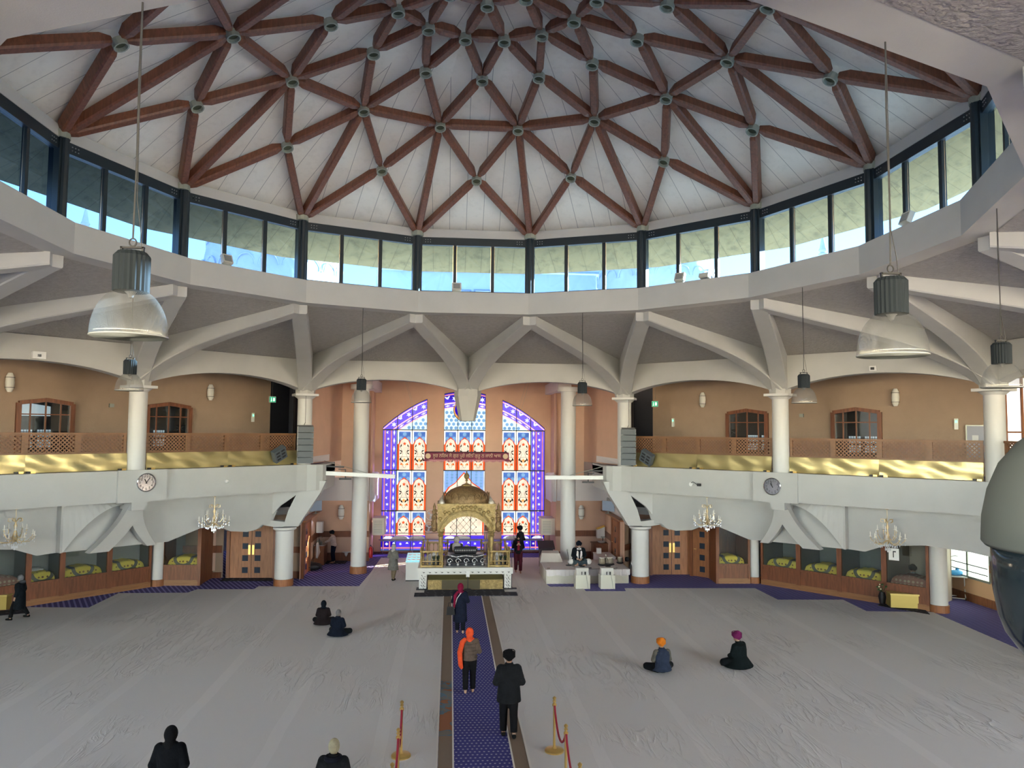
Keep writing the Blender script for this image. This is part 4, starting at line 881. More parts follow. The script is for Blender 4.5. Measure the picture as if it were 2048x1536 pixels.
# clocks
def clock(s,hh,mm,lab):
    tt,z=S(292 if s<0 else 1545,965 if s<0 else 973,s,-.46); t=thing('wall_clock',lab,'clock',D(s,tt,-.46,z),facing(s),None); R=.315
    def fl(q): q.v=[Vector((v.x,-v.z,v.y)) for v in q.v]; return q
    q=M(); q.lathe([(R-.03,0),(R,0),(R,.05),(R-.02,.06),(R-.04,.03)],n=36); fl(q).build('rim',CHROME,t,True)
    q=M(); q.lathe([(0,.02),(R-.03,.02)],n=36); fl(q).build('dial',mat('dial_white',(.8,.8,.78),.5),t)
    q=M()
    for i in range(1,13):
        a=PI/2-i*PI/6; addtext(q,str(i),.125,(cos(a)*(R-.1),-.03,sin(a)*(R-.1)),(1,0,0),(0,0,1))
    q.build('numerals',BLK,t)
    for L,w,a in ((.13,.03,PI/2-(hh+mm/60)*PI/6),(.2,.02,PI/2-mm*PI/30)):
        q=M(); q.bar((-.04*cos(a),-.034,-.04*sin(a)),(L*cos(a),-.034,L*sin(a)),.006,w,upv=(sin(a),0,-cos(a))); q.build('hand',BLK,t)
clock(-1,11,6,'round wall clock on the left gallery front showing about five past eleven'); clock(1,10,58,'round wall clock on the right gallery front showing just before eleven')
# line arrays
def array(px0,px1,pyt,pyb,s,Y,w):
    a=Yp((px0+px1)/2,pyt,Y); b=Yp((px0+px1)/2,pyb,Y); h=a.z-b.z; t=thing('line_array_speaker','tall dark grey line array loudspeaker hanging before the %s'%w,'loudspeaker',(a.x,Y,b.z),-s*.35)
    n_=6
    for i in range(n_):
        z0=h*i/n_; q=M(); q.prism([(-.3,-.2,z0+.012),(.3,-.2,z0+.012),(.22,.22,z0+.03),(-.22,.22,z0+.03)],(0,0,h/n_-.02)); c=q.build('cabinet',mat('speaker_grey',(.085,.10,.115),.55),t)
        q=M(); 
        for k in (-1,1): q.bar((k*.31,-.16,z0+.03),(k*.26,.2,z0+h/n_-.03),.015,.03); q.bar((k*.31,-.16,z0+h/n_-.03),(k*.26,.2,z0+.05),.01,.02)
        q.build('side_bracket',PLASTW,c)
    q=M(); q.box((0,0,h+.03),(.56,.4,.05)); q.bar((-.05,0,h+.05),(.0,0,h+.16),.02,.02); q.tube([(0,0,h+.15),(0,0,7.62-b.z)],.008,5); q.build('rigging',BLK,t)
array(597,624,853,927,-1,30.35,'left gallery column beside the altar bay'); array(1244,1271,858,931,1,30.3,'right gallery column beside the altar bay')
for s,px,py,w in ((-1,556,908,'left'),(1,1296,915,'right')):
    tt,z=S(px,py,s,-.2); t=thing('small_speaker_cluster','tilted grey three-slot speaker on the brass sheet of the %s gallery'%w,'loudspeaker',D(s,tt,-.28,z),facing(s))
    q=M(); mt=Matrix.Rotation(s*.5,3,'Y')@Matrix.Rotation(.35,3,'X'); q.box((0,0,0),(.55,.22,.5),mtx=mt); bd=q.build('cabinet',mat('speaker_grey',(.085,.10,.115),.55),t)
    q=M()
    for i in range(3):
        for j in (-1,1): q.box(mt@Vector((j*.12,-.115,-.14+i*.14)),(.16,.02,.06),mtx=mt)
    q.build('slot',BLK,bd)
# floodlights standing on the ring sill
for px,py,w,up_ in ((453,536,'on the sill at upper left',1),(913,590,'on the sill left of centre',1),(1360,574,'on the sill right of centre',1),(1411,571,'lying flat beside another on the sill',0),(1814,468,'on the sill at upper right',1)):
    for k in range(400):
        pass
    # meet the cylinder of the sill
    r=ray(px,py); lo,hi=5,30
    a_=r.x**2+r.y**2; b_=2*((EYE.x)*r.x+(EYE.y-CY)*r.y); c_=EYE.x**2+(EYE.y-CY)**2-9.05**2; k=(-b_+math.sqrt(b_*b_-4*a_*c_))/(2*a_); p=EYE+r*k
    th=math.atan2(p.x,p.y-CY); t=thing('floodlight','small white floodlight '+w,'floodlight',(p.x,p.y,10.775),-th,'floodlights on the ring')
    q=M(); mt=Matrix.Rotation(-.4 if up_ else 1.2,3,'X'); q.box((0,0,.17 if up_ else .08),(.3,.12,.26),mtx=mt); q.build('case',mat('cream_case',(.6,.58,.5),.5),t); q=M(); q.box(Vector((0,0,.17 if up_ else .08))+mt@Vector((0,-.065,0)),(.22,.01,.18),mtx=mt); q.build('lens',mat('lamp_glass',(.25,.26,.26),.15),t); q=M(); q.bb((-.12,-.03,0),(.12,.05,.03)); q.build('foot',STEEL,t)
# projector screens on swing brackets
for s in (-1,1):
    a=Yp(648,946,31.3) if s<0 else Yp(1213,955,31.3); b=Yp(790,953,31.3) if s<0 else Yp(1090,955,31.3); w='left' if s<0 else 'right'
    t=thing('projection_screen','long white roller screen case reaching over the altar bay from the %s gallery end'%w,'projection screen',a); q=M(a)
    q.bar(a,b,.14,.16); q.build('case',PLASTW,t); d=(b-a); q=M(a); q.bar(a+d*.0+Vector((0,0,.28)),a+d*.28+Vector((0,0,.28)),.05,.06); q.bar(a+Vector((0,0,.3)),a+Vector((0,0,-.0)),.05,.05); q.bar(a+d*.2+Vector((0,0,.18)),a+d*.3+Vector((0,0,.18)),.04,.03); q.bar(a+d*.3+Vector((0,0,.2)),a+d*.3+Vector((0,0,.02)),.04,.03); q.build('bracket',BLK,t)
    q=M(a); q.tube([a+Vector((0,0,.5)),a+d*.6+Vector((0,0,.09))],.012,5); q.build('stay_cable',STEEL,t)
    q=M(a); q.box(a+d*.3+Vector((0,0,-.2)),(.5,.08,.06)); q.box(a+d*.3+Vector((0,0,-.12)),(.04,.04,.12)); q.build('projector_mount',BLK,t)
    q=M(a); q.bar(a+Vector((-s*.0,.0,-.05)),a+Vector((s*.25,.3,-.25)),.12,.1); q.build('wall_arm',PLASTW,t)
# notice board and gallery window at the far right
tt,z=S(2006,867,1,4.4); t=thing('notice_board','grey notice board with pinned papers at the far right of the gallery','notice board',D(1,12.25,4.44,5.45),facing(1)); q=M(); q.bb((-.5,-.04,0),(.5,0,1.2)); q.build('frame',STEEL,t); q=M(); q.bb((-.46,-.05,.04),(.46,-.04,1.16)); q.build('board',mat('board_felt',(.4,.42,.5),.9),t)
for x,z,c in ((-.25,.3,(.75,.75,.72)),(.1,.35,(.6,.4,.35)),(.28,.6,(.8,.8,.78)),(-.2,.7,(.75,.78,.8))): q=M(); q.bb((x-.1,-.055,z-.13),(x+.1,-.05,z+.13)); q.build('paper',mat('paper%g'%(c[1]),c,.8),t)
w=sroot('window_50',D(1,13.5,4.5,5.3)); O=w.location; q=M(O); q.poly([D(1,12.95,4.6,4.9),D(1,14.0,4.6,4.9),D(1,14.0,4.6,8.3),D(1,12.95,4.6,8.3)]); q.build('pane',mat('frosted_daylight',(.95,.97,1),.5,emit=1.1),w)
q=M(O)
for tt in (12.98,13.47,13.97): q.bar(D(1,tt,4.52,4.85),D(1,tt,4.52,8.3),.07,.07)
q.bar(D(1,12.95,4.52,6.4),D(1,14,4.52,6.4),.06,.06); q.build('frame',MIDW,w)
# ---- display cases and beds under the gallery
def quilt(kind):
    m,n,l=newmat('quilt_'+kind); b=n['Principled BSDF']; b.inputs['Roughness'].default_value=.9
    tc=n.new('ShaderNodeTexCoord'); v=n.new('ShaderNodeTexVoronoi'); v.inputs['Scale'].default_value=7; v.inputs['Randomness'].default_value=.15; l.new(tc.outputs['Object'],v.inputs[0])
    c1,c2=((1.0,.78,.12),(.35,.17,.05)) if kind=='yellow' else ((.42,.20,.16),(.66,.52,.36))
    c=mixc(n,l,math_node(n,l,'LESS_THAN',v.outputs['Distance'],.27 if kind=='yellow' else .35),c1,c2)
    sp=n.new('ShaderNodeSeparateXYZ'); l.new(tc.outputs['Object'],sp.inputs[0])
    rr=math_node(n,l,'SQRT',math_node(n,l,'ADD',math_node(n,l,'POWER',math_node(n,l,'MULTIPLY',sp.outputs[0],1.0),2),math_node(n,l,'POWER',math_node(n,l,'MULTIPLY',math_node(n,l,'SUBTRACT',sp.outputs[2],.42),1.25),2)))
    rg=math_node(n,l,'MULTIPLY',math_node(n,l,'GREATER_THAN',rr,.27),math_node(n,l,'LESS_THAN',rr,.40))
    if kind=='yellow': c=mixc(n,l,rg,c,(.2,.19,.16))
    l.new(c,b.inputs[0]); return m
QY=quilt('yellow'); QF=quilt('floral'); CASEG=glassmat('case_glass',(.75,.85,.85),.04,.04,(.93,.95,.93)); BACKP=mat('case_back',(.17,.2,.21),.7)
def case(a,b,h,lab,depth=1.9,kind='yellow',side=0,bedlab='',light=None):
    a=Vector((a.x,a.y,0)); b=Vector((b.x,b.y,0)); d=b-a; L=d.length; rz=math.atan2(d.y,d.x)
    t=thing('display_case',lab,'display case',a,rz,'glazed wooden bed cases'); z=Vector((0,0,1))
    q=M(); q.bb((0,-.04,0),(L,.04,.22)); q.build('plinth',wood('plinth_wood',(.33,.15,.06),.7,axis='X'),t)
    q=M(); q.bb((0,-.02,.22),(L,.03,.78)); q.build('lower_panel',DARKW,t)
    q=M(); q.bb((0,-.05,.2),(.09,.05,h)); q.bb((L-.09,-.05,.2),(L,.05,h)); q.bb((0,-.05,.74),(L,.05,.82)); q.bb((0,-.05,h-.12),(L,.05,h)); q.bb((0,0,h-.02),(L,depth,h)); q.build('frame',DARKW,t)
    q=M(); q.bb((.09,-.008,.82),(L-.09,.008,h-.12)); q.build('glass_pane',CASEG,t)
    q=M(); q.bb((0,depth-.03,0),(L,depth,h)); q.bb((.02,.06,0),(.05,depth,h)); q.bb((L-.05,.06,0),(L-.02,depth,h)); q.build('back_panel',DARKW if side==1 else (mat('case_lit_back',(.55,.48,.40),.8) if side==2 else BACKP),t)  # the reader's case gets a lighter back in place of a lit interior
    q=M(); q.bb((.03,.1,0),(L-.03,depth-.05,.62)); q.build('bed_base',mat('bed_base',(.45,.44,.42),.8),t)
    if kind:
        mid=a+d*.5; n_=Vector((-sin(rz),cos(rz),0)); p=mid+n_*.62
        W_2=L-.2; o=M(); nx,ny=18,12; rows=[]
        for j in range(ny+1):
            v=j/ny; row=[]
            for i in range(nx+1):
                u=i/nx; x=(u-.5)*W_2; y=(v-.5)*.9; e=min(u,1-u)*13; f_=min(v,1-v)*9; zz=.44*min(1,e)**.5*min(1,f_)**.5*(1+.12*cos((u-.5)*6))
                row.append((x,y,max(.0,zz)+.012*sin(i*1.7+j)))
            rows.append(row)
        o.grid(rows); tb=thing('covered_bed',bedlab,'bed',(p.x,p.y,.62),rz,'draped beds in the glass cases'); o.build('quilt',QY if kind=='yellow' else QF,tb,2)
        q=M(); q.lathe([(.0,.42),(.10,.42),(.2,.47),(.27,.42)] if False else [(0,.47),(.16,.46),(.24,.40)],n=16,sy=.8); q.build('folded_cover',mat('grey_brocade',(.3,.28,.22),.8,noise=.4,ns=20),tb,2)
    return t
def lerp_px(p,q_,x): u=(x-p[0])/(q_[0]-p[0]); return (x,p[1]+(q_[1]-p[1])*u)
La,Lb=(53,1213),(300,1174)
bx=[53,121,216,300]; nm=['left of the three yellow beds on the left run','middle of the three yellow beds on the left run','right of the three yellow beds on the left run']
for i in range(3): case(G(*lerp_px(La,Lb,bx[i])),G(*lerp_px(La,Lb,bx[i+1])),2.45,'glazed wooden case with the '+nm[i].replace(' beds',''),kind='yellow',bedlab='yellow quilted bed, '+nm[i])
case(G(*lerp_px(La,Lb,-75)),G(53,1213),2.45,'glazed wooden case at the far left edge behind the walking person',kind='floral',bedlab='bed under a rose and gold floral cover at the far left edge')
case(G(322,1171),G(398,1171),2.45,'glazed wooden case between slim column and left double doors',depth=1.6,side=1,bedlab='bed under a yellow patterned quilt, between slim column and left double doors')
Ra,Rb=(1523,1168),(1860,1223); bx=[1523,1598,1680,1770,1860]; nm=['left of three yellow beds on the right run','middle of three yellow beds on the right run','right of three yellow beds on the right run']
for i in range(3): case(G(*lerp_px(Ra,Rb,bx[i])),G(*lerp_px(Ra,Rb,bx[i+1])),2.45,'glazed wooden case holding the '+nm[i],bedlab='yellow quilted bed, '+nm[i])
case(G(*lerp_px(Ra,Rb,1770)),G(1860,1223),2.5,'glazed wooden case where a turbaned reader sits, by the right column',kind='floral',bedlab='bed under a rose and gold floral cover before the seated reader',depth=2.6,side=2)
case(G(1434,1167),G(1500,1167),2.45,'glazed wooden case with bright reflection, right of the open door',depth=1.6,side=1,bedlab='bed under a yellow patterned quilt, right of the open door')
for a,b,x in ((G(398,1171),G(420,1156),1),(G(1420,1157),G(1434,1167),1)):
    a.z=b.z=0; q=M(); z=Vector((0,0,1)); q.bar(a,a+z*2.45,.1,.1,upv=(1,0,0)); q.bar(b,b+z*2.45,.1,.1,upv=(1,0,0)); q.bar(a+z*2.4,b+z*2.4,.1,.1); q.bar(a+z*.4,b+z*.4,.06,.8); q.bar(a+z*1.55,b+z*1.55,.04,1.6)
    o=q.build('case_side_panel',DARKW); tag(o,'dark wooden side panel of the case beside the %s'%('left double doors' if a.x<0 else 'open door on the right'),'wooden panel')
for px,py,rad,w in ((314,1171,.24,'between cases on the left'),(1508,1165,.24,'between cases on the right'),(1878,1223,.30,'at the right end of the right cases')):
    g=G(px,py); p=Vector((g.x,g.y,0)); t=thing('column','slim white lower column '+w,'column',p); q=M(); q.lathe([(rad,.24),(rad,2.72)],n=24); q.build('shaft',WHITE2,t,True); q=M(); q.lathe([(rad+.04,0),(rad+.04,.25),(rad,.26)],n=24); q.build('foot',MIDW,t,True)
t=thing('pillow','white pillow lying on the leftmost yellow bed of the left run','pillow',G(84,1140,1.05)); t.location=D(-1,8.05,4.95,1.07); q=M(); q.ell((0,0,.05),(.42,.25,.08),14,8); q.build('pillowcase',mat('pillow_white',(.75,.75,.75),.8),t,2)
for px0,px1,py,w in ((1782,1846,1217,'in front of the reader on the right'),(-30,12,1222,'at the far left edge')):
    a,b=G(px0,py),G(px1,py+ (3 if px0>0 else 0)); d=b-a; t=thing('donation_box','low gold box '+w,'donation box',(a.x,a.y,0),math.atan2(d.y,d.x)); L=d.length; q=M(); q.bb((0,0,.04),(L,.5,.5)); q.build('body',mat('old_gold',(.42,.33,.1),.4,.5),t); q=M(); q.bb((-.02,-.02,.48),(L+.02,.52,.54)); q.build('lid',mat('old_gold_lid',(.5,.4,.14),.4,.5),t)
MAT_=mat('black_mat',(.02,.02,.03),.9)
def floor_mat(pts,lab,z=.03):
    q=slab([(p.x,p.y) for p in pts],z,.02); return tag(q.build('floor_mat',MATP),lab,'mat')
def matp():
    m,n,l=newmat('patterned_black_mat'); b=n['Principled BSDF']; b.inputs['Roughness'].default_value=.95; tc=n.new('ShaderNodeTexCoord'); mp=n.new('ShaderNodeMapping'); mp.inputs['Scale'].default_value=(1,1.6,1); l.new(tc.outputs['Object'],mp.inputs[0]); v=n.new('ShaderNodeTexVoronoi'); v.inputs['Scale'].default_value=3.2; v.inputs['Randomness'].default_value=.3; l.new(mp.outputs[0],v.inputs[0])
    l.new(mixc(n,l,math_node(n,l,'LESS_THAN',v.outputs['Distance'],.17),(.018,.018,.03),(.12,.12,.13)),b.inputs[0]); return m
MATP=matp()
floor_mat(gp([(1755,1212),(1860,1230),(1848,1219),(1768,1204)]),'black patterned mat before the gold box on the right')
floor_mat(gp([(-20,1234),(58,1227),(52,1220),(-20,1224)]),'black patterned mat at the far left edge'); floor_mat(gp([(440,1163),(545,1163),(545,1156),(450,1156)]),'black patterned mat before the left double doors'); floor_mat(gp([(650,1128),(690,1128),(695,1122),(655,1122)]),'black patterned mat where a man stands at the sink')
# ---- lower right window area
w=sroot('window_60',(18.6,27.9,.8)); O=w.location
a=Yp(1892,1150,27.5); q=M(); 
ga,gb=G(1899,1189),G(1978,1215); P0=Vector((ga.x,ga.y,0)); P1=Vector((gb.x,gb.y,0)); P1=P0+(P1-P0).normalized()*9; d=(P1-P0).normalized(); L=(P1-P0).length; nn=Vector((d.y,-d.x,0)); 
def wp(t,z,n=0): p=P0+d*t+nn*n; p.z=z; return p
A0,A1=-.1,2.3
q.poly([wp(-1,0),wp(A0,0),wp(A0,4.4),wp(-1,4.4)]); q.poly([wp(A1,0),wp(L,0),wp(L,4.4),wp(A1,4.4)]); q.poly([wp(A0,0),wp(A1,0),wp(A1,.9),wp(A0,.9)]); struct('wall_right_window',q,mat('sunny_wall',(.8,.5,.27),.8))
q=M(O); q.poly([wp(A0,.9),wp(A1,.9),wp(A1,4.4),wp(A0,4.4)]); q.build('pane',mat('obscured_glass_glow',(.8,.92,.78),.4,emit=2.4),w)  # pane emission stands in for daylight and brightens the floor nearby
q=M(O)
for t in (A0,A0+1.2,A1): q.bar(wp(t,.9,.0),wp(t,4.4,.0),.08,.07,upv=d)
q.bar(wp(A0,.9),wp(A1,.9),.08,.08); q.build('frame',STEEL,w); q=M(O)
for z in (1.15,1.4): q.tube([wp(A0,z,.12),wp(A1,z,.12)],.02,6)
q.build('guard_rail',BLK,w)
q=M(); q.bar(wp(A1,1.4,.03),wp(L,1.4,.03),.05,.26); q.bar(wp(-.5,.15,.03),wp(L,.15,.03),.05,.3); struct('baseboard_right',q,MIDW)
g=G(1913,1197); t=thing('folding_trolley','white folding trolley with a blue bag on top by the right window','trolley',(g.x,g.y,0),-.6)
q=M(); 
for x in (-.3,.3): q.tube([(x,-.25,.05),(x*.9,.25,.85)],.02,6); q.tube([(x,.25,.05),(x*.9,-.25,.85)],.02,6)
q.tube([(-.3,-.25,.06),(.3,-.25,.06)],.018,6); q.tube([(-.3,.25,.06),(.3,.25,.06)],.018,6); q.build('leg_frame',PLASTW,t)
q=M(); q.box((0,0,.87),(.75,.6,.04)); q.build('top',PLASTW,t)
q=M(); q.tube([(-.25,.2,.88),(-.25,.25,1.5),(.0,.25,1.6),(.25,.25,1.5),(.25,.2,.88)],.018,6); q.build('handle',STEEL,t)
for x in (-.3,.3):
    for y in (-.25,.25): q=M(); q.tube([(x-.015,y,.05),(x+.015,y,.05)],.05,10); q.build('castor',BLK,t)
tb=thing('plastic_bag','bright blue plastic bag on the white trolley','bag',(g.x,g.y,.89),0); q=M(); q.ell((0,0,.1),(.3,.2,.1),12,7); q.ell((.1,.05,.2),(.08,.06,.08),8,5); q.build('bag_body',mat('blue_bag',(.08,.42,.85),.4),tb,2)
# ---- queue barriers
POST=[]
def post(p,lab):
    t=thing('barrier_post',lab,'barrier post',(p.x,p.y,.014),0,'gold rope barrier posts'); q=M(); q.lathe([(0,0),(.19,0),(.19,.025),(.17,.045),(.05,.06),(.03,.09)],n=28); q.build('base',GOLD,t,True)
    q=M(); q.lathe([(.025,.06),(.025,.86)],n=14); q.build('pole',GOLD,t,True); q=M(); q.lathe([(.025,.86),(.042,.87),(.042,.91),(.025,.92),(.025,.95),(.04,.96),(.02,.985),(.036,1.01),(.036,1.03),(.0,1.06)],n=14); q.build('finial',GOLD,t,True); return t
ropem=mat('red_rope',(.28,.01,.03),.8)
for side,pts in (('left',((804,1400,1.06),(797,1455,1.06),(785,1524,1.06),(768,1610,1.06))),('right',((1109,1392,1.06),(1132,1447,1.06),(1160,1524,1.06),(1195,1610,1.06)))):
    ps=[]
    for i,(x,y,z) in enumerate(pts):
        g=G(x,y,z+.014); ps.append(Vector((g.x,g.y,0)))
        if i<3: post(g,'slim gold barrier post %s of the aisle, %s from the altar'%(side,ordn[i]))
    for i in range(3):
        a,b=ps[i],ps[i+1]; q=M(); P=[]
        for k in range(13):
            u=k/12; p=a.lerp(b,u); p.z=.9-.38*(1-(2*u-1)**2); P.append(p)
        d=(b-a).normalized(); P[0]+=d*.04; P[-1]-=d*.04
        q.tube(P,.02,8); o=q.build('barrier_rope',ropem,None,True); tag(o,'dark red rope slung between gold posts %s of the aisle, %s span from the altar'%(side,ordn[i]),'rope','barrier ropes')
# ---- security dome close to the camera
c=Yp(2165,861,1.02); t=thing('dome_camera','large white and black dome security camera close up at the right edge','security camera',(c.x,c.y,c.z))
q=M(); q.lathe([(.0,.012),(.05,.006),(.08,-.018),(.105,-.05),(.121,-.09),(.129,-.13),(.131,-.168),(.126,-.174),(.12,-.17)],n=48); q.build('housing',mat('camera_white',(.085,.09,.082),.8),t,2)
q=M(); q.lathe([(.118,-.165),(.12,-.2),(.118,-.235),(.112,-.275),(.104,-.30),(.08,-.335),(.045,-.36),(0,-.37)],n=48); q.build('dome_window',mat('smoked_dome',(.012,.018,.022),.12),t,2)
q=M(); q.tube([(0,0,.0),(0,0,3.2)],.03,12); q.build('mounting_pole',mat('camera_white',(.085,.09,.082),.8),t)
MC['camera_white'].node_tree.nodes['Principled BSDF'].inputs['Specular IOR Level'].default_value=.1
# ---- outside the clerestory
STONE=mat('pale_marble',(.62,.66,.74),.6,noise=.15,ns=1)
def onion(px,py,Y,r,lab):
    c=Yp(px,py,Y); t=thing('dome',lab,'dome',(c.x,c.y,c.z)); pr=[(.78,-1.1),(.8,-.95),(1,-.45),(1.02,-.1),(.95,.3),(.78,.7),(.5,1.0),(.2,1.25),(.06,1.5)]
    q=M(); q.lathe([(a*r,b*r) for a,b in pr],n=40,fn=lambda a,z:1+.015*cos(16*a)); q.build('shell',STONE,t,2)
    q=M(); q.lathe([(r*.85,-1.6*r),(r*.85,-1.1*r)],n=30); q.build('drum',STONE,t,True)
    q=M()
    for k in range(20):
        for row,(z,rr) in enumerate(((-.55,.985),(-.15,1.025),(.25,.97))):
            a=2*PI*(k+.5*(row%2))/20; P=[]
            for i in range(9):
                u=(i/8-.5)*PI; aa=a+sin(u)*.13; P.append((cos(aa)*rr*r,sin(aa)*rr*r,r*(z+.16*cos(u))))
            q.tube(P,.035,5,False)
    q.build('petal_relief',STONE,t,kind='stuff'); return t
onion(548,538,38,3.3,'big pale onion dome outside, seen through the left windows'); onion(1312,555,38,3.0,'big pale onion dome outside, seen through the right windows')
for px,top_,b_,w in ((172,415,480,'left'),(1645,470,535,'right')):
    a=Yp(px,top_,34); t=thing('roof_finial','white spiked roof finial outside the '+w+' windows','finial',(a.x,a.y,a.z)); k=1.0
    q=M(); q.lathe([(0,0),(.05,-.12),(.14,-.62),(.2,-.75),(.1,-.86),(.22,-.92),(.22,-.95),(.06,-1.0),(.08,-1.15),(.2,-1.25),(.26,-1.35),(.3,-1.5),(.6,-1.9),(.9,-2.3)],n=18); q.build('spike',STONE,t,True); q=M(); q.lathe([(.9,-2.3),(1.0,-4),(1.0,-9)],n=18); q.build('turret',STONE,t)
a=Yp(752,560,41); b=Yp(1192,560,41); zt=Yp(960,545,41).z
t=thing('roof_house','pale blue-white roof building outside behind the centre windows','building',(0,41,9)); q=M((0,41,9)); q.bb((a.x,41,8),(b.x,46,zt)); q.build('wall',mat('pale_blue_render',(.66,.74,.86),.8),t)
q=M((0,41,9)); q.prism([(a.x-.3,40.6,zt),(b.x+.3,40.6,zt),(b.x+.3,46,zt+2.2),(a.x-.3,46,zt+2.2)],(0,0,.12)); q.build('roof',mat('grey_blue_roof',(.42,.5,.6),.6),t)
for px in (925,965):
    p=Yp(px,590,40.95); q=M((0,41,9)); q.bb((p.x-.48,40.9,p.z-.4),(p.x+.48,41,p.z+.3)); f_=q.build('window',mat('window_grey',(.25,.3,.36),.4),t); q=M((0,41,9)); q.bb((p.x-.4,40.86,p.z-.4),(p.x+.4,40.9,p.z+.22)); q.build('pane',mat('blind_cream',(.7,.7,.66),.5),f_)
# ================= ALTAR BAY =================
BRZ=mat('dull_bronze',(.30,.19,.085),.5,.4,noise=.35,ns=9,bump=.5,bs=18); GOLDA=mat('aged_gold',(.42,.30,.12),.42,.5,noise=.35,ns=9,bump=.5,bs=18); MARB=mat('white_marble',(.72,.71,.68),.3,noise=.08,ns=3)
SILV=mat('silver_work',(.55,.55,.56),.25,.9,bump=.6,bs=30)
AXC=-.03; YF=30.05; YB=32.6
t=thing('altar_platform','white marble altar platform with dark inlaid flowers along its front','platform',(AXC,YF,0)); O=(AXC,YF,0)
q=M(O); q.bb((-1.85,YF+.32,0),(1.8,YB,.62)); q.bb((-1.85,YF,.0),(-1.55,YF+.33,.62)); q.bb((1.52,YF,0),(1.8,YF+.33,.62)); q.build('base',MARB,t)
q=M(O); q.bb((-1.9,YF-.05,.62),(1.86,YB,.86)); q.build('slab',MARB,t)
q=M(O)
for i in range(15):
    x=-1.68+i*.24
    for a,L in ((.5,.08),(2.4,.08),(1.5,.05)): c_,s_=cos(a),sin(a); q.poly([(x,YF-.054,.66),(x+c_*L*.5-s_*.02,YF-.054,.66+s_*L*.5+.03),(x+c_*L,YF-.054,.66+s_*L),(x+c_*L*.5+s_*.02,YF-.054,.66+s_*L*.5)])
for x0 in (-1.7,1.66):
    for z in (.1,.22,.36,.5):
        for a in (.4,2.0,3.6,5.2): q.poly([(x0,YF-.004,z),(x0+.09*cos(a)-.02,YF-.004,z+.07*sin(a)),(x0+.12*cos(a),YF-.004,z+.11*sin(a)),(x0+.09*cos(a)+.02,YF-.004,z+.06*sin(a))])
q.build('flower_inlay',mat('dark_inlay',(.06,.06,.05),.4),t,kind='stuff')
q=M(O); q.bb((-1.95,YF-.08,0),(-1.5,YF+.3,.05)); q.bb((1.48,YF-.08,0),(1.86,YF+.3,.05)); q.build('foot',BLK,t)
a,b=G(853,1174),G(1014,1174); t=thing('offering_box','long low gold offering trough in front of the altar','donation box',(a.x,YF-.12,0)); O=t.location; q=M(O); q.bb((-1.5,YF-.1,.02),(1.46,YF+.3,.4)); q.build('body',GOLDA,t); q=M(O); q.prism([(-1.5,YF-.12,.4),(1.46,YF-.12,.4),(1.46,YF+.3,.52),(-1.5,YF+.3,.52)],(0,0,.02)); q.build('lid',mat('olive_lid',(.2,.17,.07),.4,.4),t); q=M(O); q.bb((-.95,YF-.13,.4),(.55,YF-.121,.05)); q.build('front_panel',mat('dark_gold_panel',(.12,.10,.06),.4,.4),t)
floor_mat([Vector((-1.98,28.75,0)),Vector((1.95,28.75,0)),Vector((1.95,29.35,0)),Vector((-1.98,29.35,0))],'long patterned black mat across the head of the aisle',.05); floor_mat([Vector((-1.62,29.36,0)),Vector((1.5,29.36,0)),Vector((1.5,29.88,0)),Vector((-1.62,29.88,0))],'patterned black mat against the gold offering trough',.045)
# gilded balustrade
def balus(p0,p1,n,lab):
    p0=Vector(p0);p1=Vector(p1); t=thing('gold_balustrade',lab,'balustrade',p0,0,'gold altar balustrades'); O=p0; d=p1-p0
    q=M(O); q.bar(p0+Vector((0,0,.05)),p1+Vector((0,0,.05)),.09,.07); q.bar(p0+Vector((0,0,.62)),p1+Vector((0,0,.62)),.07,.05); q.bar(p0+Vector((0,0,.24)),p1+Vector((0,0,.24)),.04,.03); q.build('rail',GOLDA,t)
    for i in range(n):
        c=p0+d*(i+.5)/n; q=M(O); q.lathe([(.012,.24),(.028,.3),(.014,.36),(.012,.5),(.03,.56),(.045,.6)],(c.x,c.y,c.z),8); q.lathe([(.03,.1),(.05,.15),(.03,.2)],(c.x,c.y,c.z),8); q.build('baluster',GOLDA,t,True)
    for p in (p0,p1): q=M(O); q.lathe([(.05,0),(.05,.1),(.035,.14),(.035,.56),(.055,.6),(.055,.66),(.03,.68),(.045,.73),(0,.8)],(p.x,p.y,p.z),10); q.build('newel',GOLDA,t,True)
z=.86
balus((-1.78,YF+.1,z),(-.95,YF+.1,z),5,'gold balustrade at the front left of the altar'); balus((.9,YF+.1,z),(1.72,YF+.1,z),5,'gold balustrade at the front right of the altar')
balus((-1.78,YF+.3,z),(-1.78,YB-.1,z),9,'gold balustrade along the left side of the altar'); balus((1.72,YF+.3,z),(1.72,YB-.1,z),9,'gold balustrade along the right side of the altar')
balus((-1.6,YB-.1,z),(-.75,YB-.1,z),5,'gold balustrade at the back left of the altar'); balus((.7,YB-.1,z),(1.55,YB-.1,z),5,'gold balustrade at the back right of the altar')
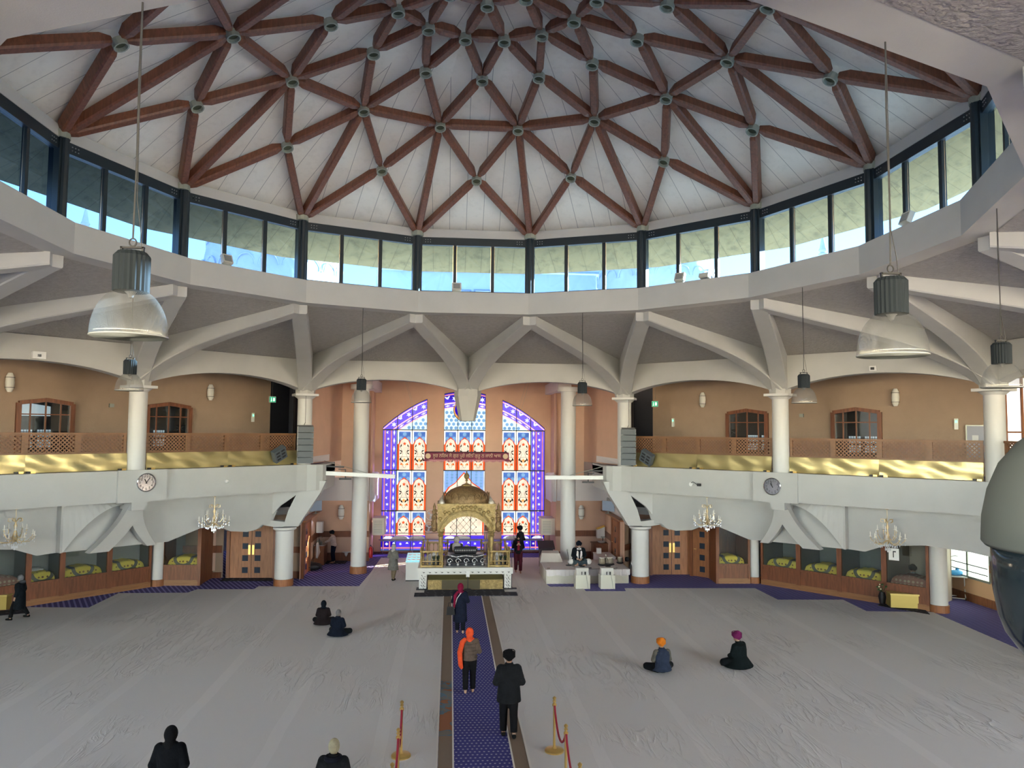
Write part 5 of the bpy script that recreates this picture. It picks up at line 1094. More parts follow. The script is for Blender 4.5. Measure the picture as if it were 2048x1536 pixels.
# canopy
K=Yp(933,1000,31.0); cxn=Yp(933,1000,31.0).x; HW=1.17; Y0,Y1=30.5,31.9
t=thing('altar_canopy','carved gold canopy with a ribbed dome on four columns over the altar','canopy',(cxn,31.2,z)); O=t.location
for sx in (-1,1):
    for yy in (Y0+.12,Y1-.12):
        x=cxn+sx*1.03; q=M(O); q.lathe([(.15,.86),(.15,.98),(.11,1.02),(.085,1.08),(.085,2.0),(.12,2.06),(.09,2.1),(.16,2.24),(.16,2.3)],(x,yy,0),10); q.build('column',GOLDA,t)
zt=Yp(933,1009,Y0).z
def oarch(u): return 2.2+ .62*(1-abs(u)**2.4)     # opening under the arch, u in -1..1
for yy,dy in ((Y0,.16),(Y1,-.16)):
    q=M(O); n=24; 
    for y_ in (yy,yy+dy): q.grid([[(cxn+HW*.86*(2*i/n-1),y_,oarch(2*i/n-1)) for i in range(n+1)],[(cxn+HW*.86*(2*i/n-1),y_,zt) for i in range(n+1)]])
    q.grid([[(cxn+HW*.86*(2*i/n-1),yy,oarch(2*i/n-1)) for i in range(n+1)],[(cxn+HW*.86*(2*i/n-1),yy+dy,oarch(2*i/n-1)) for i in range(n+1)]])
    for sx in (-1,1): q.bb((cxn+sx*HW*.86,yy,2.2),(cxn+sx*HW,yy+dy,zt))
    q.bb((cxn-HW-.03,yy-.03 if dy>0 else yy+.03,zt-.06),(cxn+HW+.03,yy+dy,zt+.02)); q.build('arched_panel',GOLDA,t)
q=M(O)
for sx in (-1,1): q.bb((cxn+sx*(HW-.1),Y0+.1,2.2+.35),(cxn+sx*HW,Y1-.1,zt))
q.bb((cxn-HW,Y0,zt-.02),(cxn+HW,Y1,zt+.03)); q.build('roof_slab',GOLDA,t)
# scalloped rib and bosses on the front panel
q=M(O); P=[]
for i in range(61):
    u=2*i/60-1; P.append((cxn+HW*.93*u,Y0-.03,oarch(u*.97)+.2+.035*abs(sin(i*PI/6))-.12*abs(u)**6))
q.tube(P,.035,6); q.build('scalloped_rib',GOLDA,t,True)
for i in range(13):
    u=2*i/12-1; x=cxn+HW*.9*u; zz=min(zt-.1,oarch(u)+.36+.1*(1-abs(u))) if abs(u)<.8 else zt-.35-.3*(abs(u)-.8)*5+.1
    q=M(O); q.ell((x,Y0-.04,zz),(.075,.05,.06),8,6); q.ell((x,Y0-.04,zz-.08),(.03,.03,.06),6,5); q.build('boss',GOLDA,t,True)
for sx in (-1,1):
    q=M(O); x=cxn+sx*(HW+.13)
    q.lathe([(.02,2.18),(.13,2.25),(.1,2.35),(.13,2.5),(.08,2.62),(.12,2.75),(.07,2.9),(.1,3.0),(.05,3.12),(.06,3.2),(.0,3.38)],(x,Y0+.1,0),10)
    for k in range(6): q.ell((x+.07*sx*sin(k),Y0+.02,2.3+k*.15),(.07,.07,.06),8,6)
    q.build('corner_cluster',BRZ,t,True)
    for yy in (Y0+.1,Y1-.1): q=M(O); q.lathe([(.11,zt),(.13,zt+.05),(.1,zt+.14),(.03,zt+.2),(0,zt+.28)],(cxn+sx*(HW-.17),yy,0),10); q.build('corner_dome',mat('silvered_gold',(.66,.6,.5),.35,.5),t,True)
zd=Yp(933,962,31.2).z
q=M(O); H2=zd-zt-.2; pr=[(.95,0),(.93,.06),(.93,.18),(.9,.36),(.80,.58),(.64,.76),(.42,.9),(.22,.98),(.12,1.0)]
q.lathe([(r_,zt+.02+z_*H2) for r_,z_ in pr],(cxn,31.2,0),48,sy=.8,fn=lambda a,z:1+.012*cos(24*a)); q.build('dome_shell',BRZ,t,True)
q=M(O)
for k in range(18):
    a=2*PI*k/18; P=[]
    for i in range(9): u=(i/8-.5)*PI; aa=a+sin(u)*.15; P.append((cxn+cos(aa)*.945,31.2+sin(aa)*.945*.8,zt+.18+.16*cos(u)*1.6))
    q.tube(P,.016,5,False)
q.build('dome_petals',BRZ,t,kind='stuff')
q=M(O); q.lathe([(.22,0),(.2,.05),(.09,.09),(.03,.12),(.03,.2),(.07,.23),(.03,.26),(.09,.32),(.12,.4),(.09,.48),(.03,.54),(.02,.62),(0,.68)],(cxn,31.2,zt+H2),14); q.build('finial',GOLDA,t,True)
# small umbrella-like ornament hanging in front of the banner
# throne under the canopy
t=thing('scripture_throne','ornate silver and black throne base below the gold canopy','throne',(cxn,30.7,z)); O=t.location
q=M(O); q.bb((cxn-.8,30.42,z),(cxn+.75,31.2,z+.1)); q.bb((cxn-.74,30.5,z+.1),(cxn+.7,31.1,z+.45)); q.build('base',mat('black_lacquer',(.03,.03,.035),.3),t)
for k in range(5):
    x=cxn-.66+.33*k; q=M(O); P=[(x+.12*cos(a)*(1-a/9),30.4,z+.2+.12*sin(a)*(1-a/9)) for a in [i*.5 for i in range(14)]]; q.tube(P,.022,6); q.ell((x,30.4,z+.07),(.06,.05,.06),8,6); q.build('silver_scroll',SILV,t,True)
q=M(O); q.tube([(cxn-.75,30.42,z+.44),(cxn-.4,30.4,z+.36),(cxn,30.39,z+.42),(cxn+.38,30.4,z+.36),(cxn+.72,30.42,z+.44)],.03,8); q.build('silver_rail',SILV,t,True)
def dotm():
    m,n,l=newmat('black_dotted_brocade'); b=n['Principled BSDF']; b.inputs['Roughness'].default_value=.7; tc=n.new('ShaderNodeTexCoord'); v=n.new('ShaderNodeTexVoronoi'); v.inputs['Scale'].default_value=14; v.inputs['Randomness'].default_value=0; l.new(tc.outputs['Object'],v.inputs[0]); l.new(mixc(n,l,math_node(n,l,'LESS_THAN',v.outputs['Distance'],.3),(.02,.02,.025),(.45,.44,.42)),b.inputs[0]); return m
t=thing('bolster','black and white brocade bolster on the throne','cushion',(cxn,30.75,z+.45)); q=M(); q.tube([(-.5,0,.13),(-.45,0,.14),(.4,0,.14),(.46,0,.13)],[.08,.14,.14,.08],16); q.build('cover',dotm(),t,True)
for x,w in ((cxn-1.35,'left'),(cxn+1.15,'right')):
    t=thing('white_bundle','soft white cloth bundle behind the %s gold balustrade'%w,'cloth bundle',(x,31.0,z)); q=M(); q.ell((0,0,.2),(.34,.3,.2),12,8); q.ell((.12,-.1,.38),(.25,.2,.1),10,6); q.build('cloth',mat('white_cotton',(.72,.7,.7),.9,bump=.6,bs=8),t,2)
    q=M(); q.bb((-.4,-.35,0),(.4,.35,.06)); q.build('tray',mat('white_cotton',(.72,.7,.7),.9),t)
for k,(px,w) in enumerate(((868,'left'),(876,'far left'),(1001,'right'),(1010,'far right'))):
    g=Yp(px,1120,30.42); t=thing('flower_vase','dark vase of dark leaves behind the gold balustrade, %s of the throne'%w,'vase',(g.x,30.42,z)); q=M(); q.lathe([(.05,0),(.08,.1),(.04,.2),(.06,.24)],n=10); q.build('vase',BLK,t,True); q=M()
    for i in range(9): a=i*2.4; q.add([(0,0,.22),(.09*cos(a),.09*sin(a),.34),(.05*cos(a+.3),.05*sin(a+.3),.44)],[(0,1,2)])
    q.build('leaves',mat('dark_leaf',(.03,.06,.03),.7),t)
# front microphone stand / card stand
g=G(935,1180); t=thing('card_stand','slim black stand with a small white card before the altar','stand',(g.x,29.75,.05)); q=M(); q.lathe([(.14,0),(.14,.03),(.015,.04),(.015,.52)],n=12); q.build('stand',BLK,t); q=M(); q.bb((-.07,-.01,.5),(.07,.01,.72)); q.build('card',PLASTW,t)
g=G(1023,1178); t=thing('staff_stand','tall thin black staff on a flat base right of the altar','staff',(g.x,g.y,.014)); q=M(); q.bb((-.25,-.1,0),(.2,.1,.03)); q.build('base',BLK,t); q=M(); q.tube([(0,0,.02),(0,0,1.75)],.014,6); q.lathe([(0,1.72),(.03,1.8),(0,1.95)],n=8); q.build('shaft',BLK,t)
# white counter with lit display
a,b=G(811,1163),G(840,1163); t=thing('glass_top_counter','white counter with a lit blue glass top left of the altar','counter',(a.x,a.y,.014)); L=.62
q=M(); q.bb((0,0,0),(L,1.6,.78)); q.build('cabinet',PLASTW,t); q=M(); q.bb((.0,-.01,0),(L,.0,.04)); q.build('skirting',BLK,t)
q=M(); q.prism([(-.01,-.01,.78),(L+.01,-.01,.78),(L+.01,1.6,.88),(-.01,1.6,.88)],(0,0,.03)); q.build('display_top',mat('lit_display',(.3,.8,.95),.2,emit=.55),t)
q=M(); 
for i in range(3):
    for j in range(3): q.box((.12+.19*i,.25+.42*j,.84+.026*j),(.13,.25,.012))
q.build('display_card',mat('display_cards',(.85,.75,.7),.4,emit=.3),t)
# cloth banner above the altar
a,b=Yp(849,905,31.4),Yp(1018,906,31.4); zb_=Yp(930,921,31.4).z; t=thing('hanging_canopy_cloth','maroon velvet canopy cloth with gold lettering and fringe hanging over the altar','canopy cloth',((a.x+b.x)/2,31.4,zb_)); O=t.location
VEL=mat('maroon_velvet',(.16,.018,.045),.8,noise=.4,ns=5,bump=.4,bs=9); x0,x1=a.x,b.x
q=M(O); q.bb((x0,31.4,zb_+.03),(x1,31.42,a.z)); q.bb((x0,31.4,a.z-.02),(x1,33.0,a.z)); q.bb((x0,31.4,zb_+.03),(x0+.02,33,a.z)); q.bb((x1-.02,31.4,zb_+.03),(x1,33,a.z)); q.prism([(x0,31.4,zb_+.05),(x0-.12,31.36,zb_-.04),(x0+.25,31.36,zb_+.0)],(0,.04,0)); q.prism([(x1,31.4,zb_+.05),(x1+.12,31.36,zb_-.04),(x1-.25,31.36,zb_+.0)],(0,.04,0)); q.build('valance',VEL,t)
q=M(O)
for i in range(90):
    x=x0+(x1-x0)*(i+.5)/90; q.bb((x-.014,31.385,zb_-.05-.02*sin(i*.8)),(x+.014,31.405,zb_+.04))
q.build('fringe',mat('rose_fringe',(.42,.16,.2),.8),t,kind='stuff')
q=M(O); addtext(q,'ਸੂਰ ਨਿਰਮ ਸੋ ਗੁਰ ਪੂਰੇ ਜਿਨਿ ਗੁਰੂ ਨ ਜਾਨੀ ਆਸ',.2,((x0+x1)/2,31.39,(a.z+zb_)/2+.03),(1,0,0),(0,0,1)); 
xs_=[v.x for v in q.v]; w_=max(xs_)-min(xs_); k_=(x1-x0-.7)/w_
for v in q.v: v.x=(v.x-(x0+x1)/2)*k_+(x0+x1)/2
q.build('lettering',mat('gold_thread',(.5,.35,.22),.6,.3),t)
q=M(O)
for x in (x0+.15,x1-.15): q=M(O); q.prism([(x+.11*cos(k*PI/8),31.385,(a.z+zb_)/2+.02+.11*sin(k*PI/8)) for k in range(16)],(0,.01,0)); q.build('rosette',mat('gold_thread',(.5,.35,.22),.6,.3),t)
q=M(O)
for x in (x0,x1):
    for y in (31.42,33): q.tube([(x,y,a.z),(x*1.6,y+.5,9.0)],.006,4)
q.build('hanging_wire',STEEL,t)
# ---- musicians' stage
SX0,SX1,SY0,SY1,SZ=3.33,6.84,31.02,33.35,.58
t=thing('low_stage','low cream stage block under a white sheet, right of the altar','stage',(SX0,SY0,0)); O=t.location
q=M(O); q.bb((SX0,SY0,0),(SX1-.05,SY1,SZ-.04)); q.build('block',mat('cream_block',(.60,.57,.48),.7,noise=.05,ns=3),t)
q=M(O); q.bb((SX0-.02,SY0-.03,SZ-.04),(SX1,SY1,SZ)); rows=[[(SX0+(SX1-SX0)*i/60,SY0-.035-.012*abs(sin(i*1.1)),SZ-.01) for i in range(61)],[(SX0+(SX1-SX0)*i/60,SY0-.045-.03*abs(sin(i*1.1)),SZ-.24-.02*sin(i*.6)) for i in range(61)]]; q.grid(rows); q.build('sheet',cloth('stage_sheet',(.68,.64,.63)),t)
def on(px,py): return G(px,py,SZ)
def shapes(name,lab,cat,p,rz,parts,grp=None):
    t=thing(name,lab,cat,p,rz,grp)
    for nm,fn,m_,sm in parts: q=M(); fn(q); q.build(nm,m_,t,sm)
    return t
g=on(1103,1124); shapes('covered_harmonium','boxy instrument covered by a cream cloth at the left of the stage','instrument',(g.x,g.y+.25,SZ),0,[('cover',lambda q:(q.add([(-.5,-.28,0),(.5,-.28,0),(.5,.3,0),(-.5,.3,0),(-.42,-.2,.38),(.36,-.2,.36),(.36,.25,.42),(-.36,.25,.42)],[(0,1,5,4),(1,2,6,5),(2,3,7,6),(3,0,4,7),(4,5,6,7),(3,2,1,0)])),mat('cream_cover',(.62,.56,.50),.9,bump=.8,bs=5),False)])
def mic(px,py,h,lab,lean=.0):
    g=on(px,py); shapes('microphone_stand',lab,'microphone',(g.x,g.y,SZ),0,[('base',lambda q:q.lathe([(.12,0),(.12,.02),(.02,.03)],n=16),BLK,False),('pole',lambda q:q.tube([(0,0,.02),(0,0,h*.6),(lean,-.02,h)],.012,6),BLK,False),('microphone',lambda q:q.ell((lean,-.03,h+.03),(.03,.03,.045),8,6),STEEL,True)],'stage microphones')
mic(1137,1131,.62,'tall black microphone stand left of the seated musician',-.06); mic(1164,1133,.35,'short black microphone stand before the seated musician'); mic(1216,1133,.45,'short black microphone stand before the drums',-.1)
def drum(px,py,r,h,lab):
    g=on(px,py); shapes('tabla_drum',lab,'drum',(g.x,g.y,SZ),0,[('ring_cushion',lambda q:q.lathe([(r*.8,0),(r*1.25,.03),(r*1.1,.07),(r*.7,.08)],n=20),BLK,True),('drum_body',lambda q:q.lathe([(r*.6,.03),(r,.12),(r*.95,h*.6),(r*.8,h)],n=24),mat('drum_shell',(.32,.27,.2),.5,.2),True),('lacing',lambda q:[q.bar((cos(a)*r*1.02,sin(a)*r*1.02,.1),(cos(a+.1)*r*.84,sin(a+.1)*r*.84,h-.02),.012,.006) for a in [2*PI*k/14 for k in range(14)]],mat('lacing',(.08,.07,.06),.8),False),('drum_skin',lambda q:q.lathe([(0,h+.012),(r*.8,h+.01),(r*.83,h-.03)],n=24),mat('skin',(.7,.65,.58),.7),True)],'tabla drums')
drum(1204,1131,.15,.34,'left drum of the pair on the stage'); drum(1218,1130,.19,.33,'wider right drum of the pair on the stage'); drum(1240,1127,.13,.27,'small drum standing apart at the right of the stage')
g=on(1254,1123); shapes('dark_bag','small black rounded pouch at the back right of the stage','pouch',(g.x,g.y,SZ),0,[('pouch',lambda q:q.ell((0,0,.1),(.12,.1,.11),10,7),BLK,True)])
g=on(1262,1137); shapes('tripod_stand','small folded tripod at the right edge of the stage','tripod',(g.x,g.y,SZ),0,[('leg',lambda q,k=k:q.bar((.07*cos(k*2.1),.07*sin(k*2.1),0),(0,0,.3),.02,.02),PLASTW if k==0 else BLK,False) for k in range(3)])
g=on(1169,1141); 
for px,py,w in ((1097,1138,'left front corner'),(1180,1137,'front middle')): g=on(px,py); shapes('small_object','small dark object lying at the %s of the stage sheet'%w,'oddment',(g.x,g.y,SZ),0,[('body',lambda q:q.box((0,0,.02),(.12,.05,.04)),mat('dim_brown',(.12,.1,.09),.7),False)])
q=M(); P=[on(x,y) for x,y in ((1141,1131),(1150,1135),(1160,1137),(1180,1139),(1200,1138),(1222,1137),(1235,1136))]; q.tube([p+Vector((0,0,.01)) for p in P],.01,5); tag(q.build('stage_cable',mat('grey_cable',(.18,.18,.18),.6)),'thin cable running across the stage sheet','cable')
for px,w in ((1166,'left'),(1216,'right')):
    g=G(px,1178); t=thing('speaker_box','cream box left-hand','box',(g.x,g.y,0),0,'cream boxes before the stage'); t['label']='cream cube on the carpet before the stage, %s of the pair'%w; q=M(); q.bb((-.29,0,0),(.29,.5,.54)); q.build('body',mat('cream_box',(.62,.61,.52),.6),t)
    t=thing('wedge_monitor','cream wedge monitor on the %s cube before the stage'%w,'monitor speaker',(g.x,g.y,.54),0,'wedge monitors'); q=M(); q.prism([(-.26,.02,0),(-.26,.45,0),(-.22,.45,.25),(-.24,.18,.25)],(.5,0,0)); q.build('case',mat('cream_box2',(.68,.67,.62),.6),t); q=M(); q.bb((-.06,.0,.02),(-.03,.02,.14)); q.bb((.06,.0,.02),(.12,.02,.14)); q.build('socket',BLK,t); q=M(); q.tube([(.12,0,.02),(.16,-.03,-.2),(.2,-.04,-.5),(.3,-.1,-.56)],.008,5); q.build('cable',STEEL,t)
# lectern, cabinet, table, monitor
c=Yp(1092,1100,34.8); shapes('lectern','dark lectern with overhanging top behind the stage','lectern',(c.x,34.8,0),0,[('body',lambda q:q.bb((-.3,-.2,0),(.3,.25,.85)),mat('near_black_wood',(.035,.025,.03),.5),False),('top',lambda q:q.prism([(-.38,-.3,.85),(.38,-.3,.85),(.38,.32,1.12),(-.38,.32,1.12)],(0,0,.06)),mat('near_black_wood',(.035,.025,.03),.5),False)])
c=Yp(1202,1098,36.3); shapes('side_cabinet','dark wood cabinet at the back of the right alcove','cabinet',(c.x,36.3,0),0,[('body',lambda q:q.bb((-.42,-.3,0),(.42,.35,.85)),DARKW,False),('door',lambda q:q.bb((-.36,-.32,.08),(.36,-.3,.78)),DARKW,False),('top',lambda q:q.bb((-.46,-.34,.85),(.46,.38,.9)),DARKW,False)])
shapes('white_bowl','white bowl on the dark cabinet in the right alcove','bowl',(c.x,36.2,.9),0,[('bowl',lambda q:q.lathe([(.08,0),(.16,.03),(.2,.07)],n=16),PLASTW,True)])
shapes('desk_lamp','small dark device on a stem on the dark cabinet','device',(c.x+.1,36.35,.9),0,[('stem',lambda q:q.tube([(0,0,0),(0,0,.25)],.02,6),BLK,False),('head',lambda q:q.box((0,0,.26),(.2,.15,.05)),STEEL,False)])
c=Yp(1206,1066,36.4); shapes('wall_box','white box with a yellow sloping top on the alcove wall above the cabinet','box',(6.7,36.5,c.z-.25),0,[('case',lambda q:q.prism([(-.18,-.15,0),(.2,-.15,0),(.2,-.15,.55),(-.18,-.15,.42)],(0,.3,0)),PLASTW,False),('top',lambda q:q.prism([(-.18,-.16,.42),(.2,-.16,.55),(.2,-.16,.6),(-.18,-.16,.47)],(0,.3,0)),mat('yellow_top',(.75,.5,.08),.5),False)])
shapes('white_table','low table draped in white cloth beside the wooden side door','table',(6.5,34.2,0),0,[('drape',lambda q:q.bb((-.45,-.7,0),(.3,.7,.62)),mat('white_cotton2',(.72,.68,.68),.85),False),('top',lambda q:q.bb((-.47,-.72,.62),(.32,.72,.66)),mat('white_cotton2',(.72,.68,.68),.85),False)])
shapes('tissue_box','small white box standing on the white draped table','box',(6.25,34.6,.66),0,[('carton',lambda q:q.box((0,0,.12),(.2,.2,.24)),PLASTW,False)])
for s in (-1,1):
    w='left' if s<0 else 'right'; shapes('air_unit','boxy cream air unit high on the wall %s of the coloured window'%w,'air unit',(s*4.15,37.4,Yp(742 if s<0 else 1104,1068,37.6).z),0,[('case',lambda q:q.bb((-.28,-.2,0),(.4 if s>0 else .3,.9,.82)),mat('cream_unit',(.66,.6,.52),.5),False),('vent',lambda q:[q.bb((-.2,-.21,.1+.08*i),(.2,-.2,.13+.08*i)) for i in range(8)],STEEL,False)],'air units')
# wall fans on the left pier
for px,py,w,r_ in ((858,1055,'lower, facing out, left of the canopy',.26),(862,1030,'upper, seen edge on behind the canopy',.26)):
    c=Yp(px,py,38.6); t=thing('wall_fan','white wire-caged wall fan, '+w,'fan',(c.x,38.6,c.z)); 
    q=M(); q.tube([(cos(a)*r_,0,sin(a)*r_) for a in [2*PI*i/24 for i in range(25)]],.012,5)
    for k in range(16): a=2*PI*k/16; q.tube([(0,-.06,0),(cos(a)*r_,0,sin(a)*r_)],.004,4)
    q.build('cage',PLASTW,t); q=M()
    for k in range(3): a=2*PI*k/3; q.poly([(0,0,0),(cos(a)*.2,.02,sin(a)*.2),(cos(a+.7)*.2,-.02,sin(a+.7)*.2)])
    q.build('blade',mat('fan_blade',(.45,.5,.58),.3),t); q=M(); q.bar((0,.02,0),(0,.3,-.05),.05,.05); q.build('bracket',PLASTW,t)
# chrome rails in front of the window
t=thing('guard_rail','thin steel guard rail across the foot of the coloured window','guard rail',(0,38.2,0)); O=t.location
q=M(O)
for z_ in (Yp(930,1066,38.2).z,Yp(930,1079,38.2).z): q.tube([(-4.2,38.2,z_),(4.2,38.2,z_)],.018,6)
q.build('rail',CHROME,t)
for x in (-4.0,-2.5,-1.0,1.2,2.6,4.0): q=M(O); q.tube([(x,38.2,0),(x,38.2,1.1)],.018,6); q.build('upright',CHROME,t)
for x,w in ((-3.2,'left'),(-2.3,'second'),(0,'middle'),(2.6,'right')): shapes('white_cushion','white cushion on the sill at the foot of the window, %s'%w,'cushion',(x,38.55,.75),0,[('cushion',lambda q:q.ell((0,0,.06),(.4,.15,.13),10,6),mat('white_cotton',(.72,.7,.7),.9),True)])
q=M(); q.bb((-4.1,38.4,.68),(4.1,38.7,.75)); struct('trim_160',q,mat('sill_blue',(.25,.25,.55),.5))
# ---- left alcove
c=G(640,1127); sx_=Yp(637,1088,35.0); t=thing('sink_cabinet','reddish wooden sink cabinet in the left alcove','cabinet',(-6.52,35.95,0)); 
q=M(); q.bb((-.42,-.3,0),(.06,.6,.88)); q.build('body',DARKW,t); q=M(); q.bb((-.44,-.32,.88),(.08,.62,.92)); q.build('worktop',mat('steel_top',(.5,.5,.5),.25,.8),t); q=M(); q.tube([(-.3,.3,.92),(-.3,.3,1.2),(-.2,.3,1.24),(-.12,.3,1.18)],.015,6); q.build('tap',CHROME,t)
for x,y,h,w in ((-6.8,35.8,.25,'tall'),(-6.62,35.75,.2,'short'),(-6.8,36.3,.22,'rear')): shapes('bottle','%s bottle on the sink cabinet in the left alcove'%w,'bottle',(x,y,.92),0,[('bottle',lambda q:q.lathe([(.04,0),(.04,h*.6),(.015,h*.8),(.015,h)],n=10),mat('bottle_dark',(.12,.12,.1),.3),True)])
shapes('towel_dispenser','white paper towel dispenser on the left alcove wall','dispenser',(-6.78,36.3,1.42),0,[('case',lambda q:q.bb((-.15,-.18,0),(.14,.18,.5)),PLASTW,False)])
g=G(629,1118,.3); t=thing('hanging_towel','white towel hanging at the side of the sink cabinet','towel',(-6.8,35.4,.35)); q=M(); q.grid([[(.02*sin(i*2)+.03*i,.03*cos(i*1.7)-.03*i,.75-.35*abs(i-3)*.06) for i in range(7)],[(.03*sin(i*2)+.05*i-.02,.04*cos(i*1.7)-.05*i,.35) for i in range(7)],[(.02*sin(i*2)+.02*i,.03*cos(i*1.7)-.02*i,.0+.04*(i%2)) for i in range(7)]]); q.build('cloth',mat('towel_white',(.7,.7,.72),.9),t,2)
g=G(693,1121); shapes('waste_bin','white waste bin on the carpet in the left alcove','bin',(g.x,g.y,0),0,[('bin_body',lambda q:(q.lathe([(.16,0),(.21,.42)],n=20),),PLASTW,True),('rim',lambda q:q.lathe([(.205,.41),(.225,.42),(.205,.44)],n=20),PLASTW,True)])
g=G(624,1141); shapes('rucksack','black rucksack slumped on the purple carpet by the left side door','bag',(g.x,g.y+.1,0),.3,[('bag_body',lambda q:(q.ell((0,0,.16),(.42,.26,.18),12,8),q.ell((-.12,.02,.28),(.22,.2,.12),10,6)),mat('black_nylon',(.015,.016,.02),.6),True),('strap',lambda q:q.tube([(.1,-.2,.3),(.35,-.28,.15),(.4,-.2,.02)],.02,6),BLK,False)])
g=Yp(738,1096,37.0); shapes('fire_extinguisher','red fire extinguisher against the wall beside the left altar column','fire extinguisher',(-4.42,36.6,.18),0,[('cylinder',lambda q:q.lathe([(.09,0),(.1,.04),(.1,.42),(.05,.5),(.03,.52)],n=16),mat('signal_red',(.55,.02,.02),.35),True),('valve',lambda q:(q.box((0,0,.56),(.05,.03,.06)),q.box((0,-.03,.6),(.03,.12,.02))),BLK,False),('hose',lambda q:q.tube([(.03,0,.55),(.12,0,.45),(.12,0,.2)],.012,6),BLK,False)])
for s,px,py,w in ((-1,612,1010,'left'),(1,1237,1020,'right')):
    shapes('monitor_screen','small pale monitor on the high ledge of the %s alcove'%w,'monitor',(s*6.78,35.0,2.44),-s*.9,[('screen',lambda q:q.bb((-.35,-.02,.12),(.35,.02,.58)),mat('screen_blue',(.3,.38,.5),.2),False),('foot',lambda q:(q.bb((-.03,-.02,0),(.03,.02,.14)),q.bb((-.15,-.08,0),(.15,.08,.02))),STEEL,False)],'ledge monitors')
# flowers and small tools beside the right gold box
g=G(1765,1208); t=thing('flower_arrangement','dark vase of cream flowers beside the gold box on the right','flowers',(g.x,g.y,.03)); q=M(); q.lathe([(.1,0),(.14,.25),(.09,.42)],n=14); q.build('vase',BLK,t,True); q=M(); fl=M()
for i in range(14): a=i*2.4; r_=.1+.12*(i%3)/2; z_=.5+.07*(i%4); q.tube([(0,0,.38),(cos(a)*r_,sin(a)*r_,z_)],.008,4); fl.ell((cos(a)*r_,sin(a)*r_,z_+.03),(.035,.035,.03),6,5) if i%3==0 else q.ell((cos(a)*r_,sin(a)*r_,z_),(.05,.05,.03),6,4)
q.build('leaves',mat('leaf_green',(.04,.10,.03),.7),t); fl.build('blossoms',mat('cream_flower',(.8,.75,.5),.7),t)
c=S(1782,1112,1,2.2); t=thing('paper_notice','small white notice with a dark mark hanging below the chandelier on the right','notice',D(1,c[0],2.6,c[1]-.2),facing(1)); q=M(); q.bb((-.17,-.01,0),(.17,.01,.42)); q.build('paper',PLASTW,t); q=M(); q.bb((-.03,-.015,.1),(.0,-.01,.32)); q.bb((-.03,-.015,.29),(.07,-.01,.33)); q.build('mark',BLK,t); q=M(); q.tube([(0,0,.42),(0,0,.6)],.005,4); q.build('string',BLK,t)
# ================= PEOPLE =================
SKIN=mat('skin_tone',(.42,.25,.17),.6)
def cm(name,c,r=.9):
    k=.55 if max(c)<.06 else 1
    m=mat(name,tuple(x*k for x in c),r,noise=.25,ns=9,bump=.35,bs=22); m.node_tree.nodes['Principled BSDF'].inputs['Specular IOR Level'].default_value=.12; return m
def remesh(o,v):
    m=o.modifiers.new('r','REMESH'); m.mode='VOXEL'; m.voxel_size=v; m.use_smooth_shade=True
    s=o.modifiers.new('s','SMOOTH'); s.factor=.5; s.iterations=3
def V3(*a): return Vector(a)
def stand(step=0,arms='fold',lean=0):
    J=dict(hipL=V3(-.1,0,.92),hipR=V3(.1,0,.92),kneeL=V3(-.1,.04+step*.25,.5),kneeR=V3(.1,.06-step*.2,.5),ankL=V3(-.1,step*.42,.08+max(0,-step)*.12),ankR=V3(.1,-step*.42+.0,.08+max(0,step)*.12),
      pel=V3(0,0,.95),wai=V3(0,.01,1.1),che=V3(0,.015,1.3),nec=V3(0,.0,1.46),hed=V3(0,.025,1.59),shL=V3(-.165,0,1.375),shR=V3(.165,0,1.375))
    for s,k in ((-1,'L'),(1,'R')):
        if arms=='fold': J['elb'+k]=V3(s*.265,-.04,1.12); J['wri'+k]=V3(s*.10,.2,1.14); J['han'+k]=V3(s*.03,.25,1.16)
        elif arms=='down': J['elb'+k]=V3(s*.25,-.03,1.14); J['wri'+k]=V3(s*.25,.06,.9); J['han'+k]=V3(s*.245,.08,.82)
        elif arms=='fwd': J['elb'+k]=V3(s*.2,.18,1.2); J['wri'+k]=V3(s*.15,.42,1.12); J['han'+k]=V3(s*.14,.5,1.11)
        elif arms=='chest': J['elb'+k]=V3(s*.24,.02,1.13); J['wri'+k]=V3(s*.06,.2,1.26); J['han'+k]=V3(s*.015,.22,1.33)
    if lean:
        for k in ('wai','che','nec','hed','shL','shR','elbL','elbR','wriL','wriR','hanL','hanR'): p=J[k]; d=p.z-.95; J[k]=V3(p.x,p.y+d*lean,p.z-abs(lean)*d*.25)
    J['sit']=False; return J
def sit(arms='lap',lean=.08):
    J=dict(hipL=V3(-.11,0,.13),hipR=V3(.11,0,.13),kneeL=V3(-.36,.28,.14),kneeR=V3(.36,.28,.14),ankL=V3(.10,.42,.07),ankR=V3(-.10,.36,.07),
      pel=V3(0,0,.14),wai=V3(0,.0,.3),che=V3(0,.03,.5),nec=V3(0,.05,.65),hed=V3(0,.09,.775),shL=V3(-.165,.03,.565),shR=V3(.165,.03,.565))
    for s,k in ((-1,'L'),(1,'R')): J['elb'+k]=V3(s*.235,.07,.36); J['wri'+k]=V3(s*.10,.27,.26); J['han'+k]=V3(s*.03,.31,.22)
    J['sit']=True; return J
